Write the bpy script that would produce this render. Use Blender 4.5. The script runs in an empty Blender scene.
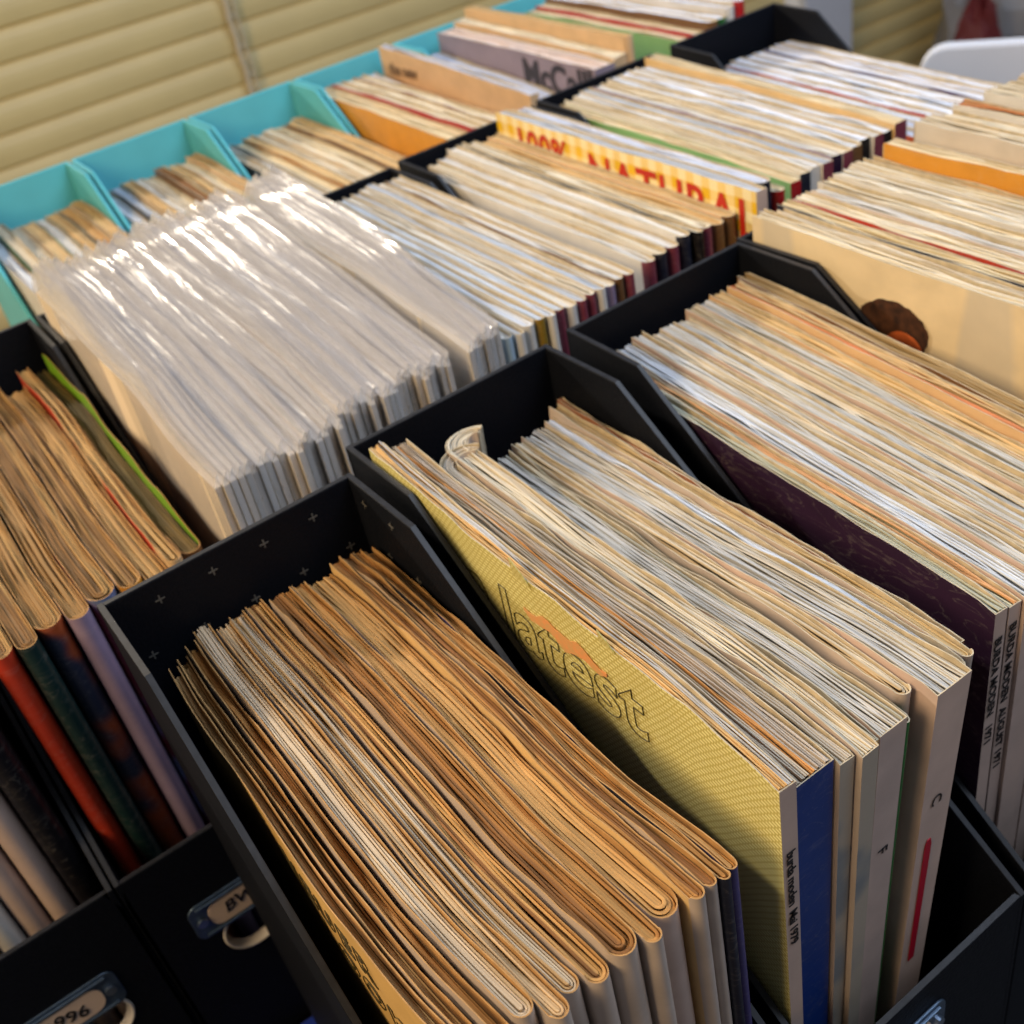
import bpy, math, random
from mathutils import Vector, Matrix
U = 0.24          # one plan unit in metres
ZC = 2.33         # camera height above the table in plan units
C = bpy.context.scene.collection
sin, cos, pi = math.sin, math.cos, math.pi

def W(x, y, z): return (x*U, y*U, (z+ZC)*U)
def srgb(*c):
    r = []
    for v in c:
        v = v/255.0
        r.append(v/12.92 if v <= .04045 else ((v+.055)/1.055)**2.4)
    return tuple(r)+(1.0,)

# ------------------------------------------------------------------ materials
MC = {}
def base_mat(name):
    m = bpy.data.materials.new(name); m.use_nodes = True
    nt = m.node_tree
    return m, nt, nt.nodes['Principled BSDF'], nt.nodes, nt.links
def N(nodes, t, **k):
    n = nodes.new(t)
    for a, b in k.items(): setattr(n, a, b)
    return n
def mixc(nodes, links, fac, a, b, mode='MIX'):
    n = nodes.new('ShaderNodeMix'); n.data_type = 'RGBA'; n.blend_type = mode
    for s, v in ((0, fac), (6, a), (7, b)):
        if isinstance(v, bpy.types.NodeSocket): links.new(v, n.inputs[s])
        else: n.inputs[s].default_value = v
    return n.outputs[2]
def simple(name, col, rough=.5, noise=.15, scale=60, bump=.0, spec=.5, metal=0, dark=None, coat=0, nz=4.0):
    if name in MC: return MC[name]
    m, nt, b, n, l = base_mat(name)
    tc = N(n, 'ShaderNodeTexCoord')
    t = N(n, 'ShaderNodeTexNoise'); t.inputs['Scale'].default_value = scale; t.inputs['Detail'].default_value = nz
    l.new(tc.outputs['Object'], t.inputs['Vector'])
    r = N(n, 'ShaderNodeMapRange'); r.inputs[1].default_value = .3; r.inputs[2].default_value = .7
    l.new(t.outputs['Fac'], r.inputs[0])
    d = dark or tuple(c*(1-noise) for c in col[:3])+(1,)
    l.new(mixc(n, l, r.outputs[0], d, col), b.inputs['Base Color'])
    b.inputs['Roughness'].default_value = rough
    b.inputs['Metallic'].default_value = metal
    b.inputs['Specular IOR Level'].default_value = spec
    b.inputs['Coat Weight'].default_value = coat
    if bump:
        bp = N(n, 'ShaderNodeBump'); bp.inputs['Strength'].default_value = bump; bp.inputs['Distance'].default_value = .001
        l.new(t.outputs['Fac'], bp.inputs['Height']); l.new(bp.outputs[0], b.inputs['Normal'])
    MC[name] = m; return m

def page_mat():
    """page edges: each leaf's own paper colour sits in the attribute 'leaf'; fine streaks run along the leaves"""
    m, nt, b, n, l = base_mat('page_edges')
    at = N(n, 'ShaderNodeAttribute', attribute_name='leaf')
    uv = N(n, 'ShaderNodeUVMap', uv_map='UVMap')
    mp = N(n, 'ShaderNodeMapping'); mp.inputs['Scale'].default_value = (620, 7, 1); l.new(uv.outputs[0], mp.inputs[0])
    t = N(n, 'ShaderNodeTexNoise'); t.inputs['Scale'].default_value = 1.6; t.inputs['Detail'].default_value = 3
    l.new(mp.outputs[0], t.inputs['Vector'])
    r = N(n, 'ShaderNodeMapRange'); r.inputs[1].default_value = .32; r.inputs[2].default_value = .62; r.inputs[3].default_value = .70; r.inputs[4].default_value = 1.05
    l.new(t.outputs['Fac'], r.inputs[0])
    mp2 = N(n, 'ShaderNodeMapping'); mp2.inputs['Scale'].default_value = (40, 25, 1); l.new(uv.outputs[0], mp2.inputs[0])
    t2 = N(n, 'ShaderNodeTexNoise'); t2.inputs['Scale'].default_value = 1; t2.inputs['Detail'].default_value = 5
    l.new(mp2.outputs[0], t2.inputs['Vector'])
    r2 = N(n, 'ShaderNodeMapRange'); r2.inputs[1].default_value = .35; r2.inputs[2].default_value = .65; r2.inputs[3].default_value = .86; r2.inputs[4].default_value = 1.05
    l.new(t2.outputs['Fac'], r2.inputs[0])
    c1 = mixc(n, l, 1.0, at.outputs['Color'], r.outputs[0], 'MULTIPLY')
    c2 = mixc(n, l, 1.0, c1, r2.outputs[0], 'MULTIPLY')
    l.new(c2, b.inputs['Base Color']); b.inputs['Roughness'].default_value = .75; b.inputs['Specular IOR Level'].default_value = .25
    bp = N(n, 'ShaderNodeBump'); bp.inputs['Strength'].default_value = .22; bp.inputs['Distance'].default_value = .0005
    l.new(t.outputs['Fac'], bp.inputs['Height']); l.new(bp.outputs[0], b.inputs['Normal'])
    return m
PAGE = page_mat()
NC = 10     # steps round a folded spine

def cover_mat(key, col, col2=None, rough=.38, style='plain'):
    k = 'cover_%s' % key
    if k in MC: return MC[k]
    m, nt, b, n, l = base_mat(k)
    uv = N(n, 'ShaderNodeUVMap', uv_map='UVMap')
    t = N(n, 'ShaderNodeTexNoise'); t.inputs['Scale'].default_value = 60; t.inputs['Detail'].default_value = 6
    l.new(uv.outputs[0], t.inputs['Vector'])
    # thin crease scratches
    mp = N(n, 'ShaderNodeMapping'); mp.inputs['Scale'].default_value = (25, 90, 1); l.new(uv.outputs[0], mp.inputs[0])
    v = N(n, 'ShaderNodeTexNoise'); v.inputs['Scale'].default_value = 1.2; v.inputs['Detail'].default_value = 8; v.inputs['Distortion'].default_value = 2
    l.new(mp.outputs[0], v.inputs['Vector'])
    cr = N(n, 'ShaderNodeValToRGB'); e = cr.color_ramp.elements
    e[0].position = .485; e[0].color = (0, 0, 0, 1); e[1].position = .5; e[1].color = (1, 1, 1, 1)
    x = e.new(.515); x.color = (0, 0, 0, 1)
    l.new(v.outputs['Fac'], cr.inputs[0])
    c = mixc(n, l, t.outputs['Fac'], tuple(q*.72 for q in col[:3])+(1,), tuple(min(1, q*1.12) for q in col[:3])+(1,))
    if style == 'photo':      # a printed picture: blotches of two inks
        t3 = N(n, 'ShaderNodeTexNoise'); t3.inputs['Scale'].default_value = 14; t3.inputs['Detail'].default_value = 3
        l.new(uv.outputs[0], t3.inputs['Vector'])
        q = N(n, 'ShaderNodeValToRGB'); q.color_ramp.interpolation = 'EASE'
        q.color_ramp.elements[0].position = .46; q.color_ramp.elements[1].position = .54
        l.new(t3.outputs['Fac'], q.inputs[0])
        c = mixc(n, l, q.outputs[0], c, col2)
    elif style == 'weave':    # basket weave print of the yellow cover
        mp3 = N(n, 'ShaderNodeMapping'); mp3.inputs['Scale'].default_value = (190, 150, 1); l.new(uv.outputs[0], mp3.inputs[0])
        bk = N(n, 'ShaderNodeTexBrick'); bk.inputs['Scale'].default_value = 1.0; bk.inputs['Mortar Size'].default_value = .07
        bk.inputs['Mortar Smooth'].default_value = .3
        bk.inputs['Color1'].default_value = (1, 1, 1, 1); bk.inputs['Color2'].default_value = (.8, .8, .8, 1); bk.inputs['Mortar'].default_value = (0, 0, 0, 1)
        l.new(mp3.outputs[0], bk.inputs['Vector'])
        c = mixc(n, l, bk.outputs['Color'], col2, c)
    elif style == 'gingham':
        sp = N(n, 'ShaderNodeSeparateXYZ'); l.new(uv.outputs[0], sp.inputs[0])
        fac = []
        for o in (0, 1):
            a = N(n, 'ShaderNodeMath', operation='MULTIPLY'); a.inputs[1].default_value = 1/.0125; l.new(sp.outputs[o], a.inputs[0])
            f = N(n, 'ShaderNodeMath', operation='FRACT'); l.new(a.outputs[0], f.inputs[0])
            g = N(n, 'ShaderNodeMath', operation='GREATER_THAN'); g.inputs[1].default_value = .5; l.new(f.outputs[0], g.inputs[0]); fac.append(g)
        s = N(n, 'ShaderNodeMath', operation='ADD'); l.new(fac[0].outputs[0], s.inputs[0]); l.new(fac[1].outputs[0], s.inputs[1])
        h = N(n, 'ShaderNodeMath', operation='MULTIPLY'); h.inputs[1].default_value = .5; l.new(s.outputs[0], h.inputs[0])
        c = mixc(n, l, h.outputs[0], c, col2)
    elif style == 'columns':  # faint columns of print on the cream cover
        mp3 = N(n, 'ShaderNodeMapping'); mp3.inputs['Scale'].default_value = (26, 3, 1); l.new(uv.outputs[0], mp3.inputs[0])
        t4 = N(n, 'ShaderNodeTexNoise'); t4.inputs['Scale'].default_value = 1; t4.inputs['Detail'].default_value = 0
        l.new(mp3.outputs[0], t4.inputs['Vector'])
        q = N(n, 'ShaderNodeMapRange'); q.inputs[1].default_value = .56; q.inputs[2].default_value = .6; q.inputs[4].default_value = .55
        l.new(t4.outputs['Fac'], q.inputs[0]); c = mixc(n, l, q.outputs[0], c, col2)
    sc = N(n, 'ShaderNodeMath', operation='MULTIPLY'); sc.inputs[1].default_value = .10; l.new(cr.outputs[0], sc.inputs[0])
    c = mixc(n, l, sc.outputs[0], c, (.6, .55, .48, 1))
    l.new(c, b.inputs['Base Color']); b.inputs['Roughness'].default_value = rough
    bp = N(n, 'ShaderNodeBump'); bp.inputs['Strength'].default_value = .25; bp.inputs['Distance'].default_value = .0006
    l.new(t.outputs['Fac'], bp.inputs['Height']); l.new(bp.outputs[0], b.inputs['Normal'])
    MC[k] = m; return m

# ------------------------------------------------------------------ object helpers
class MB:
    def __init__(s): s.v = []; s.f = []; s.m = []; s.uv = []; s.col = []; s.smooth = False
    def vert(s, p): s.v.append(p); return len(s.v)-1
    def face(s, idx, m=0, uv=None, col=(1, 1, 1, 1)):
        s.f.append(tuple(idx)); s.m.append(m); s.uv.append(uv or [(0, 0)]*len(idx)); s.col.append(col)
    def box(s, a, b, m=0):
        x0, y0, z0 = a; x1, y1, z1 = b
        i = [s.vert(p) for p in ((x0, y0, z0), (x1, y0, z0), (x1, y1, z0), (x0, y1, z0), (x0, y0, z1), (x1, y0, z1), (x1, y1, z1), (x0, y1, z1))]
        for q in ((0, 3, 2, 1), (4, 5, 6, 7), (0, 1, 5, 4), (1, 2, 6, 5), (2, 3, 7, 6), (3, 0, 4, 7)): s.face([i[k] for k in q], m)
    def prism(s, poly, f0, f1, m=0):
        """poly: list of 2-D points; f0, f1 map a point to 3-D on either side"""
        n = len(poly); a = [s.vert(f0(p)) for p in poly]; b = [s.vert(f1(p)) for p in poly]
        s.face(a[::-1], m); s.face(b, m)
        for i in range(n): s.face([a[i], a[(i+1) % n], b[(i+1) % n], b[i]], m)
    def build(s, name, mats, parent=None, origin=(0, 0, 0), smooth=False, bevel=0, recalc=False):
        me = bpy.data.meshes.new(name)
        o0 = Vector(origin)
        me.from_pydata([tuple(Vector(W(*p))-Vector(W(*origin))) for p in s.v], [], s.f)
        for m in (mats if isinstance(mats, (list, tuple)) else [mats]): me.materials.append(m)
        me.polygons.foreach_set('material_index', s.m)
        u = me.uv_layers.new(name='UVMap'); fl = []
        for q in s.uv:
            for a in q: fl += [a[0], a[1]]
        u.data.foreach_set('uv', fl)
        ca = me.color_attributes.new('leaf', 'FLOAT_COLOR', 'CORNER'); fl = []
        for q, f in zip(s.col, s.f): fl += list(q)*len(f)
        ca.data.foreach_set('color', fl)
        if smooth: me.polygons.foreach_set('use_smooth', [True]*len(s.f))
        me.validate(); me.update()
        if smooth == 'angle': me.set_sharp_from_angle(angle=math.radians(32))
        if recalc:
            import bmesh
            b = bmesh.new(); b.from_mesh(me); bmesh.ops.recalc_face_normals(b, faces=b.faces); b.to_mesh(me); b.free()
        o = bpy.data.objects.new(name, me); C.objects.link(o)
        if parent: o.parent = parent
        else: o.location = W(*origin)
        if bevel:
            md = o.modifiers.new('edge', 'BEVEL'); md.width = bevel; md.segments = 2; md.limit_method = 'ANGLE'
        return o
def thing(name, label, cat, loc, group=None):
    o = bpy.data.objects.new(name, None); C.objects.link(o); o.location = W(*loc); o.empty_display_size = .02
    o['label'] = label; o['category'] = cat
    if group: o['group'] = group
    return o
def tag(o, label, cat, group=None, kind=None):
    if label: o['label'] = label; o['category'] = cat
    if group: o['group'] = group
    if kind: o['kind'] = kind
    return o
def structure(o): o['kind'] = 'structure'; return o

def text_mesh(txt, size, outline=0, spacing=1.0, thick=0, bold=0):
    cu = bpy.data.curves.new('lettering', 'FONT'); cu.body = txt; cu.size = size; cu.space_character = spacing
    cu.resolution_u = 5
    if outline: cu.fill_mode = 'NONE'; cu.bevel_depth = outline; cu.bevel_resolution = 0; cu.offset = bold
    else: cu.extrude = thick; cu.offset = bold
    o = bpy.data.objects.new('lettering', cu); C.objects.link(o)
    dg = bpy.context.evaluated_depsgraph_get(); dg.update()
    me = bpy.data.meshes.new_from_object(o.evaluated_get(dg))
    vs = [tuple(v.co) for v in me.vertices]; fs = [tuple(p.vertices) for p in me.polygons]
    bpy.data.objects.remove(o); bpy.data.meshes.remove(me)
    return vs, fs
def lettering(txt, size, fn, mat, parent, origin, name='lettering', **k):
    """text laid out in plan units; fn maps (u, v, w) to a plan point; origin = parent's base"""
    vs, fs = text_mesh(txt, size, **k)
    b = MB(); [b.vert(fn(*v)) for v in vs]; [b.face(f) for f in fs]
    return b.build(name, mat, parent, origin)

# ------------------------------------------------------------------ magazines
def wob(rng, amp, n=3, f0=1.0):
    ks = [(amp*rng.uniform(.4, 1)/(k+1), (f0*(k+1))*pi*rng.uniform(.8, 1.3), rng.uniform(0, 6.28)) for k in range(n)]
    return lambda t: sum(a*sin(w*t+p) for a, w, p in ks)

def jitc(c, rng, a=.1):
    k = 1+rng.uniform(-a, a); h = rng.uniform(-a, a)*.35
    return (min(1, c[0]*k*(1+h)), min(1, c[1]*k), min(1, c[2]*k*(1-h)), 1)

def magazine(it, xbL, xbR, xfL, xfR, z0, label, group, seed):
    """it: dict(kind, zb, zf, yb, yf, pal, cov, spine, covR, lean, K, wave...)  -> Empty + page_block + cover"""
    rng = random.Random(seed)
    P = it.get('P', 26)
    yb, yf, zb, zf = it['yb'], it['yf'], it['zb'], it['zf']
    fold = it['kind'] == 'fold'
    hb, hf = (xbR-xbL)/2, (xfR-xfL)/2
    wf = it['_wave']                        # shared waviness so neighbours stay apart
    cap = hf*(1.25 if fold else .0)
    belly = it.get('belly', .0)
    Cn, H = [], []
    for i in range(P+1):
        t = i/P
        cx = (xbL+xbR)/2*(1-t)+(xfL+xfR)/2*t+wf(t)
        h = hb*(1-t)+hf*t
        h *= 1-belly*sin(pi*min(1, max(0, t)))*.5
        if it.get('pinch') and t > .8: h *= 1-it['pinch']*((t-.8)/.2)**2
        cy = yb+(yf+cap-yb)*t
        Cn.append([cx, cy]); H.append(h)
    if it.get('curl'):                      # back corner rolled over to the right
        R = it['curl']; L = abs(Cn[1][1]-Cn[0][1]); m = int(R*2.7/L); x0, y0 = Cn[m]
        for i in range(m-1, -1, -1):
            s = (m-i)*L; a = s/R
            Cn[i] = [x0+R*(1-cos(a)), y0+R*sin(a)]
            H[i] *= 1-.35*(m-i)/m
    D = []
    for i in range(P+1):
        a = Cn[max(0, i-1)]; b = Cn[min(P, i+1)]
        dx, dy = b[0]-a[0], b[1]-a[1]; q = math.hypot(dx, dy) or 1
        D.append((dx/q, dy/q))
    tz = it.get('zcurve', 0)
    def ztop(t): return zb*(1-t)+zf*t - tz*sin(pi*t)
    def pt(i, r, grow=0):                   # r in -1..1 : -1 = left (-x) side
        d = D[i]; h = H[i]+grow
        return (Cn[i][0]-d[1]*h*r, Cn[i][1]+d[0]*h*r)   # normal pointing to +x for travel toward -y
    def path(r, grow=0):
        """plan polyline of ring r (0..1) : back-left -> spine -> back-right, with its t and side"""
        L = [(pt(i, -r, grow), i/P, 0) for i in range(P+1)]
        out = list(L)
        if fold:
            d = D[P]; h = (H[P]+grow)*r; c = Cn[P]
            for k in range(1, NC):
                a = pi*k/NC
                nx, ny = -d[1]*h*-cos(a), d[0]*h*-cos(a)
                out.append(((c[0]+nx+d[0]*h*1.2*sin(a), c[1]+ny+d[1]*h*1.2*sin(a)), 1.0, 1))
        out += [(pt(i, r, grow), i/P, 2) for i in range(P, -1, -1)]
        return out
    lean = it.get('lean', 0); lx0 = it.get('lx0', 0)
    org = ((xfL+xfR+xbL+xbR)/4, (yb+yf)/2, z0)
    root = thing(it.get('name', 'magazine'), label, it.get('cat', 'magazine'), org, group)
    pal = it['pal']; K = max(2, it['K'])
    B = MB()
    zt_ref = max(zb, zf)
    def low(p): return (p[0]+lean*(p[0]-lx0)*(z0-zt_ref), p[1], z0+.002)
    ct = .0022
    jit = it.get('jit', .004)
    hs = [rng.uniform(-jit, jit)*.8 for _ in range(2*K+2)]
    gr = [rng.choice((.0005, .001, .0015, .002, .003, .004, .010)) for _ in range(2*K+2)]
    cols = []
    c0 = rng.choice(pal); run = 0
    for k in range(2*K+2):
        if run <= 0: c0 = rng.choice(pal); run = rng.randint(2, 9)
        run -= 1; cols.append(jitc(c0, rng, it.get('cvar', .09)))
    backj = [rng.uniform(-.006, .006) for _ in range(2*K+2)]
    wv = [wob(rng, .0032, 3, 4) for _ in range(2*K+2)]
    lw1, lw2 = wob(rng, .20, 3, 2.2), wob(rng, .12, 3, 3)
    if fold:
        rs = [j/K for j in range(K+1)]
        for j in range(K):
            sub = [(rs[j], gr[j] if j else 0), (rs[j]+.22/K, 0), (rs[j+1]-.22/K, 0), (rs[j+1], gr[j+1] if j < K-1 else .002)]
            rows = []
            for r, dep in sub:
                rr = r*.97; row = []; pth = path(rr, -ct)
                for q, (p, t, sd) in enumerate(pth):
                    if sd != 1 and 0 < r < 1:       # leaves wander between the covers
                        i_ = q if sd == 0 else len(pth)-1-q
                        f_ = rr*(1+(1-r)*(lw1 if sd == 0 else lw2)(t))*(-1 if sd == 0 else 1)
                        k_ = min(1, (1-t)*6); p = pt(i_, f_*k_+(rr*(-1 if sd == 0 else 1))*(1-k_), -ct)
                    x, y = p
                    if t < .06: y += backj[j]*(1-t/.06)
                    # the inner leaves gather short of the fold
                    row.append(B.vert((x, y, ztop(t)+hs[j]+wv[j](t)-dep-ct)))
                rows.append(row)
            S = [rs[j]*hf*U+v*hf*U/K for v in (0, .3, .7, 1)]
            for a in range(3):
                for q in range(len(rows[0])-1):
                    left = q < P
                    u0, u1 = (S[a], S[a+1]) if q <= P+NC//2 else (-S[a]-.1, -S[a+1]-.1)
                    tt = (q if q <= P else 2*P+NC-q)/P*.2; t2 = tt+.2/P
                    cc = cols[j] if q <= P+NC//2 else cols[K+j]
                    B.face((rows[a][q], rows[a+1][q], rows[a+1][q+1], rows[a][q+1]), 0, [(u0, tt), (u1, tt), (u1, t2), (u0, t2)], cc)
        outer = [B.v[v] for v in rows[3]]
    else:
        n2 = 2*K
        prev_edge = None
        for j in range(n2):
            ra, rb = -1+2*j/n2, -1+2*(j+1)/n2; w = (rb-ra)*.2
            sub = [(ra, gr[j] if j else .002), (ra+w, 0), (rb-w, 0), (rb, gr[j+1] if j < n2-1 else .002)]
            rows = []
            for r, dep in sub:
                row = []
                for i in range(P+1):
                    t = i/P; x, y = pt(i, r*.98+(1-r*r)*.5*lw1(t)*min(1, (1-t)*6), -ct)
                    if t < .06: y += backj[j]*(1-t/.06)
                    if i == P: y += ct
                    row.append(B.vert((x, y, ztop(t)+hs[j]*min(1, (1-t)*8+.2)+wv[j](t)-dep-ct)))
                rows.append(row)
            T = (xfR-xfL)
            for a in range(3):
                for i in range(P):
                    u0, u1 = (ra+(rb-ra)*a/3)*T*.5*U, (ra+(rb-ra)*(a+1)/3)*T*.5*U
                    B.face((rows[a][i], rows[a+1][i], rows[a+1][i+1], rows[a][i+1]), 0,
                           [(u0, i/P*.2), (u1, i/P*.2), (u1, (i+1)/P*.2), (u0, (i+1)/P*.2)], cols[j])
            if j == 0: firstrow = rows[0]
            # back end wall of the leaf
            ids = [r_[0] for r_ in rows]; lo = [B.vert(low(B.v[v])) for v in ids]
            for a in range(3): B.face((ids[a+1], ids[a], lo[a], lo[a+1]), 0, [(0, 0), (.002, 0), (.002, .2), (0, .2)], cols[j])
        outer = [B.v[v] for v in firstrow]+[B.v[v] for v in rows[3]][::-1]
    # walls of the block
    top = [B.vert(p) for p in outer]; bot = [B.vert(low(p)) for p in outer]
    for q in range(len(top)-1):
        B.face((top[q], top[q+1], bot[q+1], bot[q]), 0, [(q*.01, 0), (q*.01+.01, 0), (q*.01+.01, .3), (q*.01, .3)], cols[0])
    B.face((top[-1], top[0], bot[0], bot[-1]), 0, None, cols[0])
    B.face(bot, 0, None, cols[0])
    B.build('page_block', PAGE, root, org, smooth='angle')
    # cover: a thin folded sheet
    if it.get('cover', True):
        Cv = MB(); n = 0
        po = path(1.0, 0); pi_ = path(1.0, -.0016)
        lip = it.get('lip', .003)
        wl = wob(rng, it.get('wear', .002), 3, 6); wr = wob(rng, it.get('wear', .002), 3, 6)
        to, ti, bo, bi = [], [], [], []
        s_acc = 0; SS = []
        last = None
        for k, ((p, t, sd), (p2, _, _)) in enumerate(zip(po, pi_)):
            z = ztop(t)+lip+(wl(t) if sd == 0 else wr(t) if sd == 2 else 0)
            if not fold and t == 1.0: z -= it.get('spinedrop', .003)
            if sd == 2: z += it.get('liftR', 0)*min(1, (1-t)*6)*(1+.25*sin(t*23))
            if last: s_acc += math.hypot(p[0]-last[0], p[1]-last[1])*U
            last = p; SS.append(s_acc)
            to.append(Cv.vert((p[0], p[1], z))); ti.append(Cv.vert((p2[0], p2[1]+(.0016 if t == 1 and not fold else 0), z)))
            bo.append(Cv.vert((p[0]+lean*(p[0]-lx0)*(z0-zt_ref), p[1], z0)))
            bi.append(Cv.vert((p2[0], p2[1]+(.0016 if t == 1 and not fold else 0), z-.05)))
        NP = len(po)
        for k in range(NP-1):
            sa, sb = po[k][2], po[k+1][2]
            slot = 0 if (sa == 0 and sb == 0) else 2 if (sa == 2 and sb == 2) else 1
            Hh = (zt_ref-z0)*U
            Cv.face((to[k], bo[k], bo[k+1], to[k+1]), slot, [(SS[k], Hh), (SS[k], 0), (SS[k+1], 0), (SS[k+1], Hh)])
            Cv.face((to[k], to[k+1], ti[k+1], ti[k]), 3, None)
            Cv.face((ti[k], ti[k+1], bi[k+1], bi[k]), 4 if slot == 2 else 3, None)
        ml = it['cov']; ms = it.get('spine') or ml; mr = it.get('covR') or ml
        Cv.build('cover', [ml, ms, mr, it.get('rim') or RIM, it.get('innerR') or it.get('rim') or RIM], root, org, smooth='angle')
    it['_left'] = lambda y: next((po_[0][0]+(po2[0][0]-po_[0][0])*((po_[0][1]-y)/((po_[0][1]-po2[0][1]) or 1)) for po_, po2 in zip(path(1.0), path(1.0)[1:]) if po_[0][1] >= y >= po2[0][1]), Cn[P//2][0]-H[P//2])
    it['_root'] = root; it['_org'] = org; it['_spine'] = (Cn[P][0], Cn[P][1]); it['_lean'] = lean; it['_lx0'] = lx0; it['_zref'] = zt_ref
    return root

RIM = simple('cover_paper_rim', srgb(206, 190, 160), .8, .3, 200)
RIMB = simple('yellowed_cover_rim', srgb(184, 140, 84), .8, .3, 200)
ORD = ['leftmost', 'second from the left', 'third from the left', 'fourth from the left', 'fifth from the left', 'sixth from the left', 'seventh from the left', 'eighth from the left', 'ninth from the left', 'tenth from the left', 'eleventh from the left', 'twelfth from the left', 'thirteenth from the left', 'fourteenth from the left', 'fifteenth from the left', 'sixteenth from the left', 'seventeenth from the left', 'eighteenth from the left']

def fill(items, xb, xf, defaults, place, group, seed, leanR=0, waveamp=.006, gap=.0025, bow=0):
    rng = random.Random(seed); n = len(items)
    tot = sum(i.get('w', 1) for i in items); acc = 0; totb = sum(i.get('wb', i.get('w', 1)) for i in items); accb = 0
    w1 = wob(rng, waveamp, 3, 1.2); w2 = wob(rng, waveamp, 3, 1.2)
    def mkwave(s): return lambda t: (w1(t)*(1-s)+w2(t)*s)*min(1, (1-t)*5)*min(1, t*6+.3)+bow*(1-s)**2*sin(pi*t**1.2)
    for k, it in enumerate(items):
        d = dict(defaults); d.update(it); it.update({a: b for a, b in d.items()})
        w = it.get('w', 1); s0 = acc/tot; acc += w; s1 = acc/tot
        b0 = accb/totb; accb += it.get('wb', w); b1 = accb/totb
        L = lambda a, s: a[0]+(a[1]-a[0])*s
        r = rng.uniform
        it['yb'] += r(-1, 1)*it.get('ybj', .012); it['yf'] += r(-1, 1)*it.get('yfj', .008)
        dz = r(-1, 1)*it.get('zj', .006); it['zb'] += dz; it['zf'] += dz
        th = ((xf[1]-xf[0])*(s1-s0))
        it.setdefault('K', max(2, int(th/it.get('leaf', .0042)/2)))
        it['lean'] = leanR/(xf[1]-xf[0]); it['lx0'] = min(xf[0], xb[0])
        it['_wave'] = mkwave((s0+s1)/2)
        desc = it.get('desc', 'magazine')
        lab = '%s, %s %s' % (desc, (ORD[k] if k < n-1 else 'rightmost').replace('from the left', 'from left'), place)
        if len(lab.split()) > 16: print('LONG', lab)
        g0, g1 = gap*r(.3, 1.2), gap*r(.3, 1.2)
        it.setdefault('belly', r(0, .18))
        magazine(it, L(xb, b0)+g0, L(xb, b1)-g1, L(xf, s0)+g0*.8, L(xf, s1)-g1*.8, it['z0'], it.get('label', lab), it.get('group', group), seed*100+k)
    return items

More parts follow.
